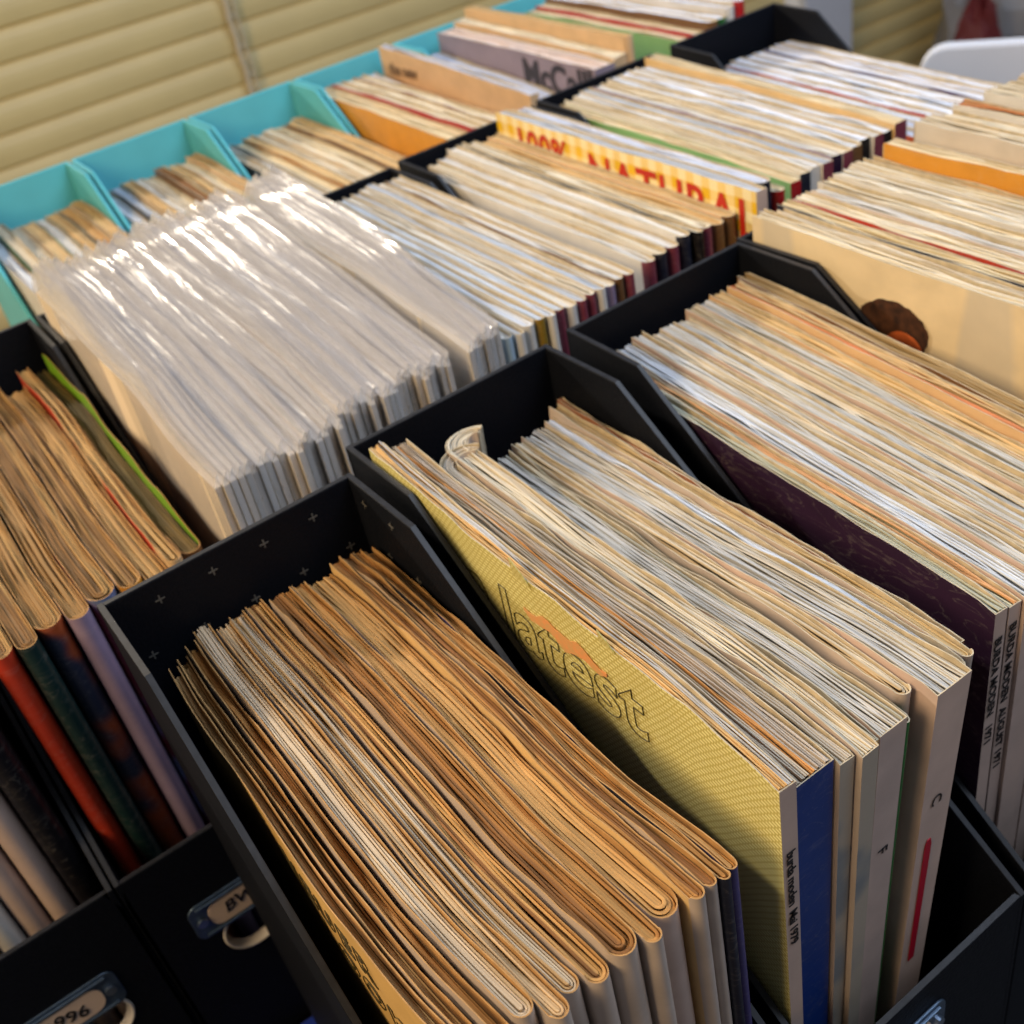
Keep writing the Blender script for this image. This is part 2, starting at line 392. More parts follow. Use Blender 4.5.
# ------------------------------------------------------------------ boxes
BLACK = simple('black_file_board', (.006, .007, .011, 1), .55, .4, 900, bump=.3, spec=.12, dark=(.003, .004, .007, 1))
BLACKRIM = simple('black_board_cut_edge', (.022, .024, .03, 1), .45, .4, 300, spec=.35)
TURQ = simple('turquoise_file_board', srgb(96, 190, 202), .5, .12, 30, spec=.35)
TURQRIM = simple('turquoise_board_cut_edge', srgb(90, 190, 205), .45, .1, 30)
FRONTZ = -1.58
BOXZ = -ZC+.004
def file_box(name, x0, x1, yb, dep, label, group, body, rim, dxf=0, zt=-1.0, hole=None, flat=.21, cat='file box', zfront=None):
    t = .011; zf = FRONTZ if zfront is None else zfront
    org = ((x0+x1)/2, yb-dep/2, BOXZ); yf = yb-dep
    def sh(p): return (p[0]+dxf*(yb-p[1])/dep, p[1], p[2])
    root = thing(name, label, cat, org, group)
    B = MB()
    def pr(poly, f0, f1): B.prism(poly, lambda p: sh(f0(p)), lambda p: sh(f1(p)))
    sp = [(yb, BOXZ), (yb, zt), (yb-flat, zt), (yf, zf), (yf, BOXZ)]
    for xa in (x0, x1-t): pr(sp, lambda p: (xa+t, p[0], p[1]), lambda p: (xa, p[0], p[1]))
    pr([(x0, BOXZ), (x1, BOXZ), (x1, zt), (x0, zt)], lambda p: (p[0], yb-t, p[1]), lambda p: (p[0], yb-.0004, p[1]))
    pr([(x0, yf), (x1, yf), (x1, yb), (x0, yb)], lambda p: (p[0], p[1], BOXZ+.0004), lambda p: (p[0], p[1], BOXZ+t))
    if hole:                                # front panel with a round finger hole
        cx, cz, R = hole; xs, xe, zs, ze = x0+.0004, x1-.0004, BOXZ, zf-.0004
        n = 48; ring, sq = [], []
        for k in range(n):
            a = 2*pi*k/n; ca, sa = cos(a), sin(a)
            ring.append((cx+R*ca, cz+R*sa))
            q = min([( (xe-cx)/ca if ca > 1e-6 else (xs-cx)/ca if ca < -1e-6 else 1e9), ((ze-cz)/sa if sa > 1e-6 else (zs-cz)/sa if sa < -1e-6 else 1e9)])
            sq.append((cx+q*ca, cz+q*sa))
        V = {}
        for nm, pts in (('r', ring), ('s', sq)):
            for nmy, y in (('f', yf), ('b', yf+t)): V[nm+nmy] = [B.vert(sh((p[0], y, p[1]))) for p in pts]
        for k in range(n):
            j = (k+1) % n
            B.face((V['rf'][k], V['sf'][k], V['sf'][j], V['rf'][j])); B.face((V['rb'][j], V['sb'][j], V['sb'][k], V['rb'][k]))
            B.face((V['rf'][j], V['rb'][j], V['rb'][k], V['rf'][k])); B.face((V['sf'][k], V['sb'][k], V['sb'][j], V['sf'][j]))
    else:
        pr([(x0, BOXZ), (x1, BOXZ), (x1, zf-.0004), (x0, zf-.0004)], lambda p: (p[0], yf+.0004, p[1]), lambda p: (p[0], yf+t, p[1]))
    B.build('box_body', body, root, org, bevel=.0004)
    # pale worn cut edge running along the top of the walls
    E_ = MB(); e = .0012
    for xa in (x0, x1-t):
        for (a, b) in (((yb, zt), (yb-flat, zt)), ((yb-flat, zt), (yf, zf))):
            q = [E_.vert(sh(p)) for p in ((xa+.001, a[0], a[1]+e), (xa+t-.001, a[0], a[1]+e), (xa+t-.001, b[0], b[1]+e), (xa+.001, b[0], b[1]+e),
                                          (xa+.001, a[0], a[1]-e), (xa+t-.001, a[0], a[1]-e), (xa+t-.001, b[0], b[1]-e), (xa+.001, b[0], b[1]-e))]
            for f in ((0, 1, 2, 3), (0, 3, 7, 4), (1, 5, 6, 2), (4, 7, 6, 5), (0, 4, 5, 1), (3, 2, 6, 7)): E_.face([q[k] for k in f])
    def bar(y, z):
        q = [E_.vert(sh(p)) for p in ((x0+t, y+.001, z-e), (x1-t, y+.001, z-e), (x1-t, y+t-.001, z-e), (x0+t, y+t-.001, z-e), (x0+t, y+.001, z+e), (x1-t, y+.001, z+e), (x1-t, y+t-.001, z+e), (x0+t, y+t-.001, z+e))]
        for f in ((0, 3, 2, 1), (4, 5, 6, 7), (0, 1, 5, 4), (1, 2, 6, 5), (2, 3, 7, 6), (3, 0, 4, 7)): E_.face([q[k] for k in f])
    bar(yb-t, zt); bar(yf, zf)
    E_.build('top_edge', rim, root, org)
    return root, org, sh

METAL = simple('blue_grey_metal', srgb(96, 116, 140), .38, .3, 300, metal=.75)
CARD = simple('cream_label_card', srgb(226, 200, 178), .7, .08, 80)
INK = simple('black_marker_ink', (.012, .01, .012, 1), .5, .1)
def holder(root, org, sh, cx, cz, w, h, yf, txt, tilt=0):
    B = MB()
    def rr(x0, x1, z0, z1, r, n=5):
        o = []
        for cxx, czz, a0 in ((x1-r, z1-r, 0), (x0+r, z1-r, pi/2), (x0+r, z0+r, pi), (x1-r, z0+r, 1.5*pi)):
            for k in range(n+1): a = a0+pi/2*k/n; o.append((cxx+r*cos(a), czz+r*sin(a)))
        return o
    B.prism(rr(cx-w/2, cx+w/2, cz-h/2, cz+h/2, h*.22), lambda p: sh((p[0], yf, p[1])), lambda p: sh((p[0], yf-.004, p[1])))
    # raised rails above and below the card
    for s in (1, -1):
        B.box((cx-w*.42, yf-.009, cz+s*h*.40-.003), (cx+w*.42, yf-.004, cz+s*h*.40+.003))
    o = B.build('label_holder', METAL, root, org, bevel=.0003, recalc=True)
    for s in (-1, 1):
        R_ = MB(); pts = [(cx+s*w*.41+.011*cos(2*pi*k/14), cz+.011*sin(2*pi*k/14)) for k in range(14)]
        R_.prism(pts, lambda p: sh((p[0], yf-.004, p[1])), lambda p: sh((p[0], yf-.010, p[1])))
        R_.build('rivet', simple('bright_rivet', srgb(150, 165, 185), .3, .2, 300, metal=.9), o, org, recalc=True)
    c = MB(); c.prism(rr(cx-w*.34, cx+w*.34, cz-h*.33, cz+h*.33, h*.26), lambda p: sh((p[0], yf-.0042, p[1])), lambda p: sh((p[0], yf-.0062, p[1])))
    cc = c.build('label_card', CARD, o, org, recalc=True)
    s = h*.42
    if not txt: return o
    vs, fs = text_mesh(txt, s, thick=.0006, bold=.0006)
    wd = max(v[0] for v in vs) if vs else 0
    sl = .12
    b = MB(); [b.vert(sh((cx-wd/2+v[0]+v[1]*sl, yf-.0070-v[2], cz-s*.34+v[1]+.006*sin(v[0]*60)))) for v in vs]; [b.face(f) for f in fs]
    b.build('handwriting', INK, o, org)
    return o

BLK = 'black cardboard magazine file'
GB = 'black magazine files'
# row A (nearest)
A2 = file_box('magazine_file', .086, .532, 1.505, 1.05, 'black magazine file with printed crosses, nearest box, full of browned magazines', GB, BLACK, BLACKRIM)
A3 = file_box('magazine_file', .563, 1.000, 1.58, 1.05, 'black magazine file holding the yellow weave-covered magazine at its left', GB, BLACK, BLACKRIM)
A4 = file_box('magazine_file', 1.055, 1.505, 1.592, 1.05, 'black magazine file at right edge behind the purple-sided magazine', GB, BLACK, BLACKRIM, dxf=-.03)
A5 = file_box('magazine_file', 1.511, 1.965, 1.605, 1.05, 'black magazine file around the magazines with the cream printed cover', GB, BLACK, BLACKRIM)
A6 = file_box('magazine_file', 1.99, 2.445, 1.60, 1.05, 'black magazine file at far right holding the overflowing cream-paged magazines', GB, BLACK, BLACKRIM)
# row B
YB = 2.70; DB = 1.08
B0 = file_box('magazine_file', -.570, -.112, YB, DB, 'black magazine file whose front label reads 1996', GB, BLACK, BLACKRIM, hole=(-.255, -1.945, .058), zfront=-1.645)
B1 = file_box('magazine_file', -.108, .322, YB, DB, 'black magazine file whose front label begins BW, with round finger hole', GB, BLACK, BLACKRIM, hole=(.075, -1.945, .058), zfront=-1.645)
B2 = file_box('magazine_file', .332, .866, YB, DB, 'black magazine file underneath the plastic-sleeved booklets', GB, BLACK, BLACKRIM)
B4 = file_box('magazine_file', .870, 1.335, YB+.02, DB, 'black magazine file of grey-paged magazines right of the plastic sleeves', GB, BLACK, BLACKRIM)
B5 = file_box('magazine_file', 1.368, 1.832, YB+.045, DB, 'black magazine file holding the yellow gingham magazine', GB, BLACK, BLACKRIM, dxf=-.02)
B6 = file_box('magazine_file', 1.862, 2.305, YB+.07, DB, 'black magazine file of cream and grey magazines right of the yellow gingham one', GB, BLACK, BLACKRIM, dxf=-.06)
B7 = file_box('magazine_file', 2.392, 2.845, YB+.08, DB, 'black magazine file of white and purple magazines, tallest walls showing, in front of white chair', GB, BLACK, BLACKRIM, dxf=-.13)
# row T
YT = 3.86; GT = 'turquoise magazine files below the blinds'
TX = [(.392, .772), (.782, 1.186), (1.196, 1.590), (1.600, 2.005), (2.015, 2.42), (2.43, 2.845)]
TL = ['leftmost turquoise magazine file, with green-sided magazines', 'turquoise magazine file second from left, behind the plastic sleeves', 'turquoise magazine file third from left, tan magazines inside',
      'turquoise magazine file holding red-edged magazines and a tall cream booklet', 'turquoise magazine file holding tall grey pattern catalogues', 'turquoise magazine file farthest right, with the pale green magazine']
TB = [file_box('magazine_file', a, b, YT, 1.03, l, GT, TURQ, TURQRIM) for (a, b), l in zip(TX, TL)]

holder(*B1, .085, -1.855, .225, .10, YB-DB, 'BWo')
holder(*B0, -.300, -1.868, .225, .10, YB-DB, '1996')
holder(*A3, .715, -1.70, .21, .10, 1.58-1.05, '')

RINGM = simple('pale_added_ring', srgb(214, 206, 196), .3, .1, 60)
def added_hole_ring(bx, cx, cz, R):  # added ring brightening the dark hole, in place of the pale magazine behind
    root, org, sh = bx; b = MB(); n = 40; yf = YB-DB; prof = [(R-.001, .016), (R-.001, -.002), (R+.002, -.004), (R+.005, -.003), (R+.006, -.0005), (R-.006, .012), (R-.006, .016)]
    ids = [[b.vert(sh((cx+r_*cos(2*pi*k/n), yf+y_, cz+r_*sin(2*pi*k/n)))) for r_, y_ in prof] for k in range(n)]
    for k in range(n):
        for j in range(len(prof)): q = (j+1) % len(prof); b.face((ids[k][j], ids[k][q], ids[(k+1) % n][q], ids[(k+1) % n][j]))
    b.build('added_hole_ring', RINGM, root, org, smooth=True, recalc=True)
added_hole_ring(B1, .075, -1.945, .058); added_hole_ring(B0, -.255, -1.945, .058)
# printed crosses inside box A2
cm = simple('grey_printed_cross', (.11, .105, .095, 1), .7, .3, 400)
def cross(x, y, z, wall):
    b = MB(); L_, w_ = .0078, .0012
    pl = [(w_, w_), (w_, L_), (-w_, L_), (-w_, w_), (-L_, w_), (-L_, -w_), (-w_, -w_), (-w_, -L_), (w_, -L_), (w_, -w_), (L_, -w_), (L_, w_)]
    if wall: b.prism(pl, lambda p: (x, y+p[0], z+p[1]), lambda p: (x-.0008, y+p[0], z+p[1]))
    else: b.prism(pl, lambda p: (x+p[0], y, z+p[1]), lambda p: (x+p[0], y-.0008, z+p[1]))
    b.build('printed_cross', cm, A2[0], A2[1], recalc=True)
for i in range(5):
    for k in range(3):
        x = .172+i*.0905-(.045 if k % 2 else 0); z = -1.036-k*.088
        if .10 < x < .515: cross(x, 1.4938, z, 0)
for y, z in ((1.455, -1.034), (1.367, -1.034), (1.41, -1.12), (1.32, -1.12)): cross(.5208, y, z, 1)

# ------------------------------------------------------------------ palettes and covers
BRN = [srgb(178, 126, 66), srgb(160, 110, 56), srgb(188, 138, 78), srgb(138, 94, 52), srgb(196, 150, 90)]
BRNW = [srgb(204, 184, 156), srgb(208, 194, 178), srgb(196, 156, 104), srgb(180, 168, 156), srgb(200, 168, 126)]
MIX = [srgb(215, 200, 174), srgb(204, 192, 172), srgb(220, 198, 160), srgb(208, 203, 194), srgb(184, 158, 124)]
GRY = [srgb(220, 214, 202), srgb(208, 205, 200), srgb(224, 214, 194), srgb(200, 197, 190), srgb(218, 202, 174)]
TAN = [srgb(206, 168, 112), srgb(190, 156, 106), srgb(214, 182, 130)]
CRM = [srgb(226, 212, 184), srgb(214, 200, 172), srgb(204, 190, 164), srgb(220, 200, 160)]
COOL = [srgb(196, 206, 218), srgb(210, 215, 222), srgb(178, 187, 200), srgb(208, 206, 200)]
WHT = [srgb(226, 232, 244), srgb(216, 222, 236), srgb(204, 210, 226)]
def cv(key, rgb, rgb2=None, **k): return cover_mat(key, srgb(*rgb), srgb(*rgb2) if rgb2 else None, **k)
cGreyW = cv('greyish_white', (196, 180, 168)); cPinkW = cv('pinkish_white', (206, 182, 170)); cCream = cv('cream', (226, 190, 132))
cPurp = cv('purple', (78, 70, 120)); cNavy = cv('navy', (34, 36, 52)); cBlue = cv('cobalt_blue', (24, 58, 132))
cGreen = cv('green', (44, 112, 50)); cOr = cv('orange_tan', (190, 110, 50)); cDkPurp = cv('aubergine', (46, 26, 52)); cBlk = cv('black', (22, 20, 24))
cYel = cv('yellow_weave', (250, 240, 176), (190, 176, 96), style='weave'); cGing = cv('gingham', (244, 196, 30), (250, 236, 190), style='gingham')
cRed = cv('red', (180, 30, 36)); cRedO = cv('red_orange', (190, 58, 34)); cMar = cv('maroon_picture', (112, 20, 38), (92, 110, 150), style='photo')
cColl = cv('dark_collage', (40, 46, 66), (150, 70, 36), style='photo'); cLav = cv('lavender', (150, 132, 160)); cDkG = cv('dark_green', (20, 44, 44))
cLime = cv('lime_green', (140, 190, 50), (90, 140, 30), style='photo'); cWood = cv('brown_board', (120, 84, 50)); cGold = cv('golden', (190, 130, 36))
cGreyBlue = cv('grey_blue', (130, 136, 140), (170, 160, 146), style='photo'); cBrnFlat = cv('brown_card', (150, 96, 62), rough=.6); cCol = cv('cream_columns', (240, 220, 182), (196, 190, 178), style='columns')
cPaleG = cv('pale_green', (150, 200, 130)); cTanCard = cv('tan_card', (220, 184, 140), rough=.6); cMauve = cv('grey_mauve', (150, 136, 150)); cOrange = cv('coral_orange', (226, 110, 72))
cYelOr = cv('amber', (226, 160, 60)); cWht = cv('white', (226, 222, 216)); cTeal = cv('teal_green', (16, 120, 84)); cRedPic = cv('red_picture', (190, 60, 40), (200, 170, 130), style='photo')
cLetter = cv('cream_lettered', (222, 180, 110))

# ---- A2 : browned magazines -------------------------------------------------
dA2 = dict(kind='fold', rim=RIMB, zb=-1.115, zf=-1.118, yb=1.462, yf=.600, z0=BOXZ+.016, pal=BRN, cov=cGreyW, P=34, leaf=.0046, ybj=.016, yfj=.014, zj=.008, jit=.0032, wear=.005, desc='yellow-brown folded magazine')
A2items = [
    dict(w=.8, cov=cLetter, pal=TAN, desc='thin cream-covered magazine with faded outlined letters', yb=1.43, zb=-1.135, zf=-1.155, lip=.022, wear=.006),
    dict(w=.9, pal=TAN, desc='wavy brown magazine', zb=-1.135, zf=-1.15, lip=.022, wear=.006), dict(w=1.0, pal=BRN, desc='dark wavy brown magazine', zb=-1.13, zf=-1.14, lip=.018, wear=.006),
    dict(w=1.4, pal=BRNW, desc='magazine with white and red-tinged page edges'), dict(w=1.3, pal=BRNW, desc='magazine with greyish white page edges'),
    dict(w=1.3, pal=BRNW+BRN[:2], desc='magazine with mixed white and tan page edges'), dict(w=1.5, desc='thick brown magazine with grey-white rounded spine'),
    dict(w=1.9, desc='thick brown magazine with chipped fold'), dict(w=1.2, desc='brown magazine with reddish leaves', pal=BRN*2+[srgb(168, 92, 52)]),
    dict(w=2.0, desc='thick ochre magazine with white rounded spine', cov=cPinkW), dict(w=1.1, desc='ochre magazine with cream spine', cov=cCream, spine=cGreyW),
    dict(w=.9, desc='ochre magazine with torn top edge'), dict(w=.8, cov=cNavy, desc='thin brown magazine with near-black spine'), dict(w=.9, cov=cPurp, desc='thin brown magazine with creased violet spine')]
A2items = fill(A2items, (.132, .510), (.148, .518), dA2, 'in the nearest box', 'browned magazines in the nearest box', 11, leanR=.0, waveamp=.008, bow=-.026)

# ---- A3 ----------------------------------------------------------------------
dA3 = dict(kind='square', zb=-1.10, zf=-1.10, yb=1.50, yf=.60, z0=BOXZ+.016, pal=MIX, cov=cGreyW, P=36, leaf=.0036, jit=.003, ybj=.015, yfj=.012, zj=.005, wear=.0045, desc='magazine')
A3items = [
    dict(w=.032, cov=cYel, spine=cPinkW, covR=cOr, zb=-.985, zf=-1.045, yb=1.52, yf=.60, pal=[srgb(200, 200, 200), srgb(214, 206, 190), srgb(222, 180, 120)], desc='yellow weave-patterned magazine with outlined title and dated spine', ybj=0, yfj=0, zj=0),
    dict(w=.078, wb=.040, cov=cCream, spine=cBlue, zb=-1.0, zf=-1.075, yb=1.51, yf=.61, pal=[srgb(226, 160, 90), srgb(190, 176, 160), srgb(206, 190, 166), srgb(160, 130, 100)], desc='thick magazine with cobalt blue spine', ybj=0, yfj=0),
    dict(w=.030, wb=.036, kind='square', P=110, cov=cGreyW, spine=cGreyBlue, curl=.034, zb=-1.02, zf=-1.085, yb=1.50, yf=.605, pal=[srgb(170, 140, 106), srgb(214, 204, 186), srgb(196, 184, 166)], desc='curled magazine with worn grey-blue spine', ybj=0),
    dict(w=.034, wb=.048, P=110, cov=cGreyW, spine=cGreyBlue, curl=.030, zb=-1.015, zf=-1.085, yb=1.525, yf=.605, pal=[srgb(220, 208, 184), srgb(232, 160, 90), srgb(206, 196, 176), srgb(196, 180, 150)], desc='magazine with rolled-over back corner', ybj=0),
    dict(w=.020, cov=cCream, spine=cCream, zb=-1.06, yb=1.43, yf=.61, desc='thin magazine with frayed tan spine'),
    dict(w=.055, cov=cPinkW, zb=-1.085, zf=-1.105, yb=1.44, yf=.605, pal=[srgb(196, 192, 176), srgb(206, 200, 190), srgb(214, 176, 130)], desc='magazine with pinkish white spine'),
    dict(w=.020, kind='fold', cov=cGreen, zb=-1.10, zf=-1.13, yb=1.47, yf=.62, desc='slim magazine with green spine'),
    dict(w=.030, cov=cGreyW, kind='fold', pal=[srgb(200, 160, 104), srgb(210, 196, 170), srgb(190, 160, 116)], zb=-1.10, zf=-1.11, yb=1.50, yf=.625, desc='tan-paged magazine left of the red-marked one'),
    dict(w=.070, wb=.060, cov=cPinkW, zb=-1.10, zf=-1.10, yb=1.50, yf=.595, pal=[srgb(200, 198, 196), srgb(206, 196, 178), srgb(190, 188, 184)], desc='wide white-spined magazine with a red bar'),
    dict(w=.024, kind='fold', cov=cGreyW, spine=cDkPurp, zb=-1.10, zf=-1.12, yb=1.52, yf=.625, pal=COOL, desc='magazine with scuffed purple and white spine'),
    dict(w=.026, kind='fold', cov=cGreyW, zb=-1.09, zf=-1.12, yb=1.53, yf=.63, pal=[srgb(200, 170, 120), srgb(206, 200, 190)], desc='magazine with one tan bundle of pages'),
    dict(w=.016, cov=cBrnFlat, zb=-1.085, zf=-1.13, yb=1.535, yf=.645, pal=[srgb(160, 100, 64)], cvar=.04, desc='thin brown card folder', covR=cBrnFlat)]
A3items = fill(A3items, (.580, .984), (.578, .984), dA3, 'in the yellow-cover box', 'magazines in the box with the yellow cover', 12, leanR=.12, waveamp=.006)

# ---- A4 ----------------------------------------------------------------------
dA4 = dict(kind='square', zb=-1.065, zf=-1.125, yb=1.545, yf=.645, z0=BOXZ+.016, pal=GRY, cov=cPinkW, P=30, leaf=.0040, jit=.004, ybj=.01, yfj=.01, zj=.006, desc='grey-paged magazine')
A4n = ['greenish grey-paged magazine with dark purple front cover', 'grey magazine with black spine lettering', 'bluish grey-paged magazine', 'light grey magazine with a peach leaf', 'magazine with pinkish spine', 'pale grey-paged magazine', 'magazine with thin dark cover edge', 'magazine with cream and white pages', 'warm grey-paged magazine', 'magazine with tan middle pages', 'orange-streaked magazine', 'olive tan magazine, widest of its box']
A4p = [[srgb(200, 200, 176), srgb(190, 190, 170)], [srgb(206, 200, 170), srgb(222, 170, 120), srgb(206, 206, 206)], COOL, COOL+[srgb(226, 180, 140)], GRY, COOL, GRY, CRM, GRY, TAN+CRM, [srgb(206, 130, 84), srgb(190, 160, 116), srgb(214, 180, 130)], [srgb(176, 150, 104), srgb(166, 140, 98)]]
A4items = [dict(desc=A4n[i], pal=A4p[i], w=random.Random(i).uniform(.8, 1.2)) for i in range(12)]
A4items[0].update(cov=cDkPurp, spine=cPinkW, w=.8); A4items[1].update(spine=cPinkW, w=.8); A4items[6].update(cov=cNavy, spine=cGreyW); A4items[11].update(cov=cWood, w=1.0, zb=-1.045, zf=-1.105); A4items[10].update(cov=cTanCard, zb=-1.05, zf=-1.11)
A4items[9].update(cov=cTanCard, zb=-1.055)
A4items = fill(A4items, (1.074, 1.486), (1.042, 1.452), dA4, 'in the right-edge box', 'grey-paged magazines in the right-hand box', 13, leanR=.02, waveamp=.004)

# ---- A5 / A6 -----------------------------------------------------------------
dA5 = dict(kind='square', zb=-.950, zf=-.985, yb=1.575, yf=.66, z0=BOXZ+.016, pal=CRM, cov=cWht, P=22, leaf=.0048, jit=.004, ybj=.014, zj=.014, desc='cream-paged magazine')
pa = [CRM, GRY, CRM, [srgb(226, 212, 184), srgb(190, 90, 70)], GRY, CRM, GRY, CRM, TAN, CRM]
na = ['cream-covered magazine showing a dark-haired head', 'grey cream-paged magazine', 'magazine with a black cover edge', 'magazine with a salmon red cover edge', 'grey-edged magazine', 'pale cream magazine', 'magazine with greenish leaves', 'cream magazine with buff pages', 'tan magazine with crumpled corner', 'white-paged magazine with amber cover']
A5items = [dict(desc=na[i], pal=pa[i], w=random.Random(i+9).uniform(.8, 1.3)) for i in range(10)]
A5items[0].update(cov=cCol, w=.9, ybj=0, zj=0); A5items[2].update(cov=cNavy, zj=0, zb=-.962, zf=-.997, w=.8); A5items[3].update(cov=cRedO); A5items[8].update(cov=cTanCard); A5items[9].update(cov=cYelOr, zb=-.930, zf=-.955, zj=0, w=.9)
A5items = fill(A5items, (1.527, 1.946), (1.527, 1.946), dA5, 'in the head-cover box', 'cream-paged magazines behind the head cover', 14, waveamp=.006)
A6items = [dict(desc=['buff magazine with thin blue leaves', 'cream magazine', 'magazine with rust-coloured leaves', 'cream-paged magazine with olive edge', 'magazine with a dog-eared tan corner', 'grey cream magazine', 'cream magazine with orange cover', 'buff-paged magazine'][i], w=random.Random(i+5).uniform(.8, 1.3)) for i in range(8)]
A6items[2].update(pal=CRM+[srgb(190, 120, 70)]); A6items[6].update(cov=cRedO)
A6items = fill(A6items, (2.01, 2.425), (2.01, 2.425), dict(dA5, zb=-.93, zf=-.96, yb=1.555), 'in the far-right box', 'cream-paged magazines at the far right', 15)

# ---- B0 / B1 -----------------------------------------------------------------
dB1 = dict(kind='fold', rim=RIMB, zb=-1.10, zf=-1.135, yb=2.62, yf=1.70, z0=BOXZ+.016, pal=[srgb(172, 134, 80), srgb(156, 118, 68), srgb(188, 150, 94), srgb(132, 98, 58)], cov=cGreyW, P=34, leaf=.0050, ybj=.03, yfj=.018, zj=.008, jit=.004, wear=.006, desc='thick yellowed magazine')
B1items = [dict(w=1.0, cov=cRedO, desc='yellowed magazine with red-orange spine'), dict(w=.9, cov=cDkG, desc='yellowed magazine with dark green cover'), dict(w=1.15, cov=cColl, spine=cColl, desc='yellowed magazine with dark collage cover'),
    dict(w=.95, cov=cLav, desc='yellowed magazine with lavender spine'), dict(w=1.2, cov=cMar, desc='yellowed magazine with maroon picture cover'), dict(w=1.0, cov=cPinkW, spine=cGold, desc='yellowed magazine with golden spine'),
    dict(w=1.0, cov=cTanCard, desc='yellowed magazine next to red-flecked one'), dict(w=.7, cov=cRedPic, desc='magazine with red-flecked torn cover', zb=-1.075, zf=-1.12), dict(w=.9, cov=cWood, covR=cWood, innerR=cLime, liftR=.035, desc='olive magazine with lime green lettered cover', zb=-1.095, zf=-1.13, pal=[srgb(130, 108, 60), srgb(116, 96, 54)])]
B1items = fill(B1items, (-.090, .304), (-.090, .304), dB1, 'in the BW-labelled box', 'thick yellowed magazines behind the BW label', 16, waveamp=.008)
B0items = [dict(cov=c, desc=d) for c, d in ((cWht, 'white-spined magazine'), (cBlue, 'magazine with blue and yellow spine'), (cWht, 'white magazine with a blue mark'), (cPinkW, 'pinkish white magazine'), (cWht, 'white magazine with red print'), (cPinkW, 'white magazine with drawn loop'), (cPinkW, 'white magazine with black letter'), (cBlk, 'black-covered magazine'))]
B0items = fill(B0items, (-.550, -.130), (-.550, -.130), dB1, 'in the 1996-labelled box', 'yellowed magazines behind the 1996 label', 17, waveamp=.008)

# ---- B4..B7 ------------------------------------------------------------------
dB4 = dict(kind='fold', zb=-1.005, zf=-1.02, yb=2.655, yf=1.69, z0=BOXZ+.016, pal=COOL+GRY[:2], cov=cWht, P=18, leaf=.0060, jit=.003, ybj=.012, zj=.004, desc='slim grey-edged magazine')
B4c = ['pale blue-covered slim magazine', 'slim greenish grey magazine', 'slim grey magazine', 'slim white-edged magazine', 'slim bluish grey magazine', 'slim grey-white magazine', 'slim pale magazine', 'slim grey magazine with dull red spine', 'slim grey magazine with rosy spine', 'slim off-white magazine', 'slim magazine with lilac cover edge', 'slim magazine with brown cover edge', 'slim cream magazine']
cRosy = cv('rosy', (130, 60, 76)); cPaleBlue = cv('pale_blue', (170, 196, 216)); cOlive = cv('olive_gold', (150, 120, 40))
cc = [cPaleBlue, cWht, cWht, cOlive, cWht, cRosy, cWht, cRosy, cRosy, cWht, cLav, cWood, cRosy]
B4items = fill([dict(desc=B4c[i], cov=cWht if i not in (0, 10, 11) else cc[i], spine=cc[i], w=random.Random(i).uniform(.85, 1.15)) for i in range(13)], (1.0, 1.318), (.975, 1.318), dB4, 'beside the plastic sleeves', 'slim grey magazines right of the plastic sleeves', 18, waveamp=.004)
B5d = [('grey magazine with maroon spine', GRY, cRosy, cWht), ('cream magazine with dark spine', CRM, cNavy, cWht), ('grey cream magazine', GRY, cRosy, cWht), ('greenish grey magazine', GRY, cNavy, cWht), ('black-covered magazine', [srgb(40, 38, 40), srgb(190, 180, 160)], cBlk, cBlk), ('cream magazine beside the black one', CRM, cRosy, cWht), ('tan magazine', TAN, cWood, cTanCard), ('darker tan magazine', TAN, cWood, cTanCard),
       ('yellow gingham magazine with large red title', COOL, cPinkW, cGing), ('grey-paged magazine', COOL, cNavy, cWht), ('white-paged magazine with coral spot', WHT, cNavy, cWht), ('cream magazine', CRM, cRed, cWht)]
B5items = [dict(desc=d, pal=p, spine=s, cov=c, w=1) for d, p, s, c in B5d]
B5items[4].update(w=.6); B5items[8].update(kind='square', zb=-.957, zf=-.965, w=1.0, zj=0, ybj=0, yb=2.68, yf=1.68)
for k_ in (0, 1, 2): B5items[k_].update(zb=-1.025, zf=-1.035)
for k_ in (5, 6, 7): B5items[k_].update(zb=-1.015, zf=-1.025); B5items[9].update(zb=-.97, zf=-.98); B5items[10].update(zb=-.975, zf=-.985, w=1.2)
B5items = fill(B5items, (1.392, 1.808), (1.374, 1.788), dict(dB4, yb=2.69, yf=1.73), 'in the gingham-cover box', 'magazines in the box with the gingham cover', 19, waveamp=.004)
B6items = [dict(desc=d, pal=p, spine=s, cov=c, kind='square') for d, p, s, c in (('cream magazine with green cover foot', CRM, cRed, cPaleG), ('peach-edged magazine', CRM, cNavy, cWht), ('grey magazine', GRY, cWht, cWht), ('blue-grey magazine', COOL, cRosy, cWht), ('magazine with lilac cover edge', COOL, cDkPurp, cLav), ('yellowish cream magazine', CRM, cRosy, cWht), ('light grey magazine', COOL, cWood, cWht), ('white magazine', WHT, cBlk, cWht), ('pale rosy magazine', GRY, cRosy, cWht), ('grey-white magazine', COOL, cBlk, cWht), ('tall cream magazine with brownish spine', CRM, cRosy, cCream))]
B6items[0].update(zb=-1.02, zf=-1.03, zj=0)
B6items[10].update(zb=-.985, zf=-1.008, w=1.2)
B6items = fill(B6items, (1.884, 2.282), (1.830, 2.222), dict(dB4, yb=2.715, yf=1.76, pal=COOL), 'in the box right of the gingham', 'magazines in the box right of the gingham cover', 20, waveamp=.005)
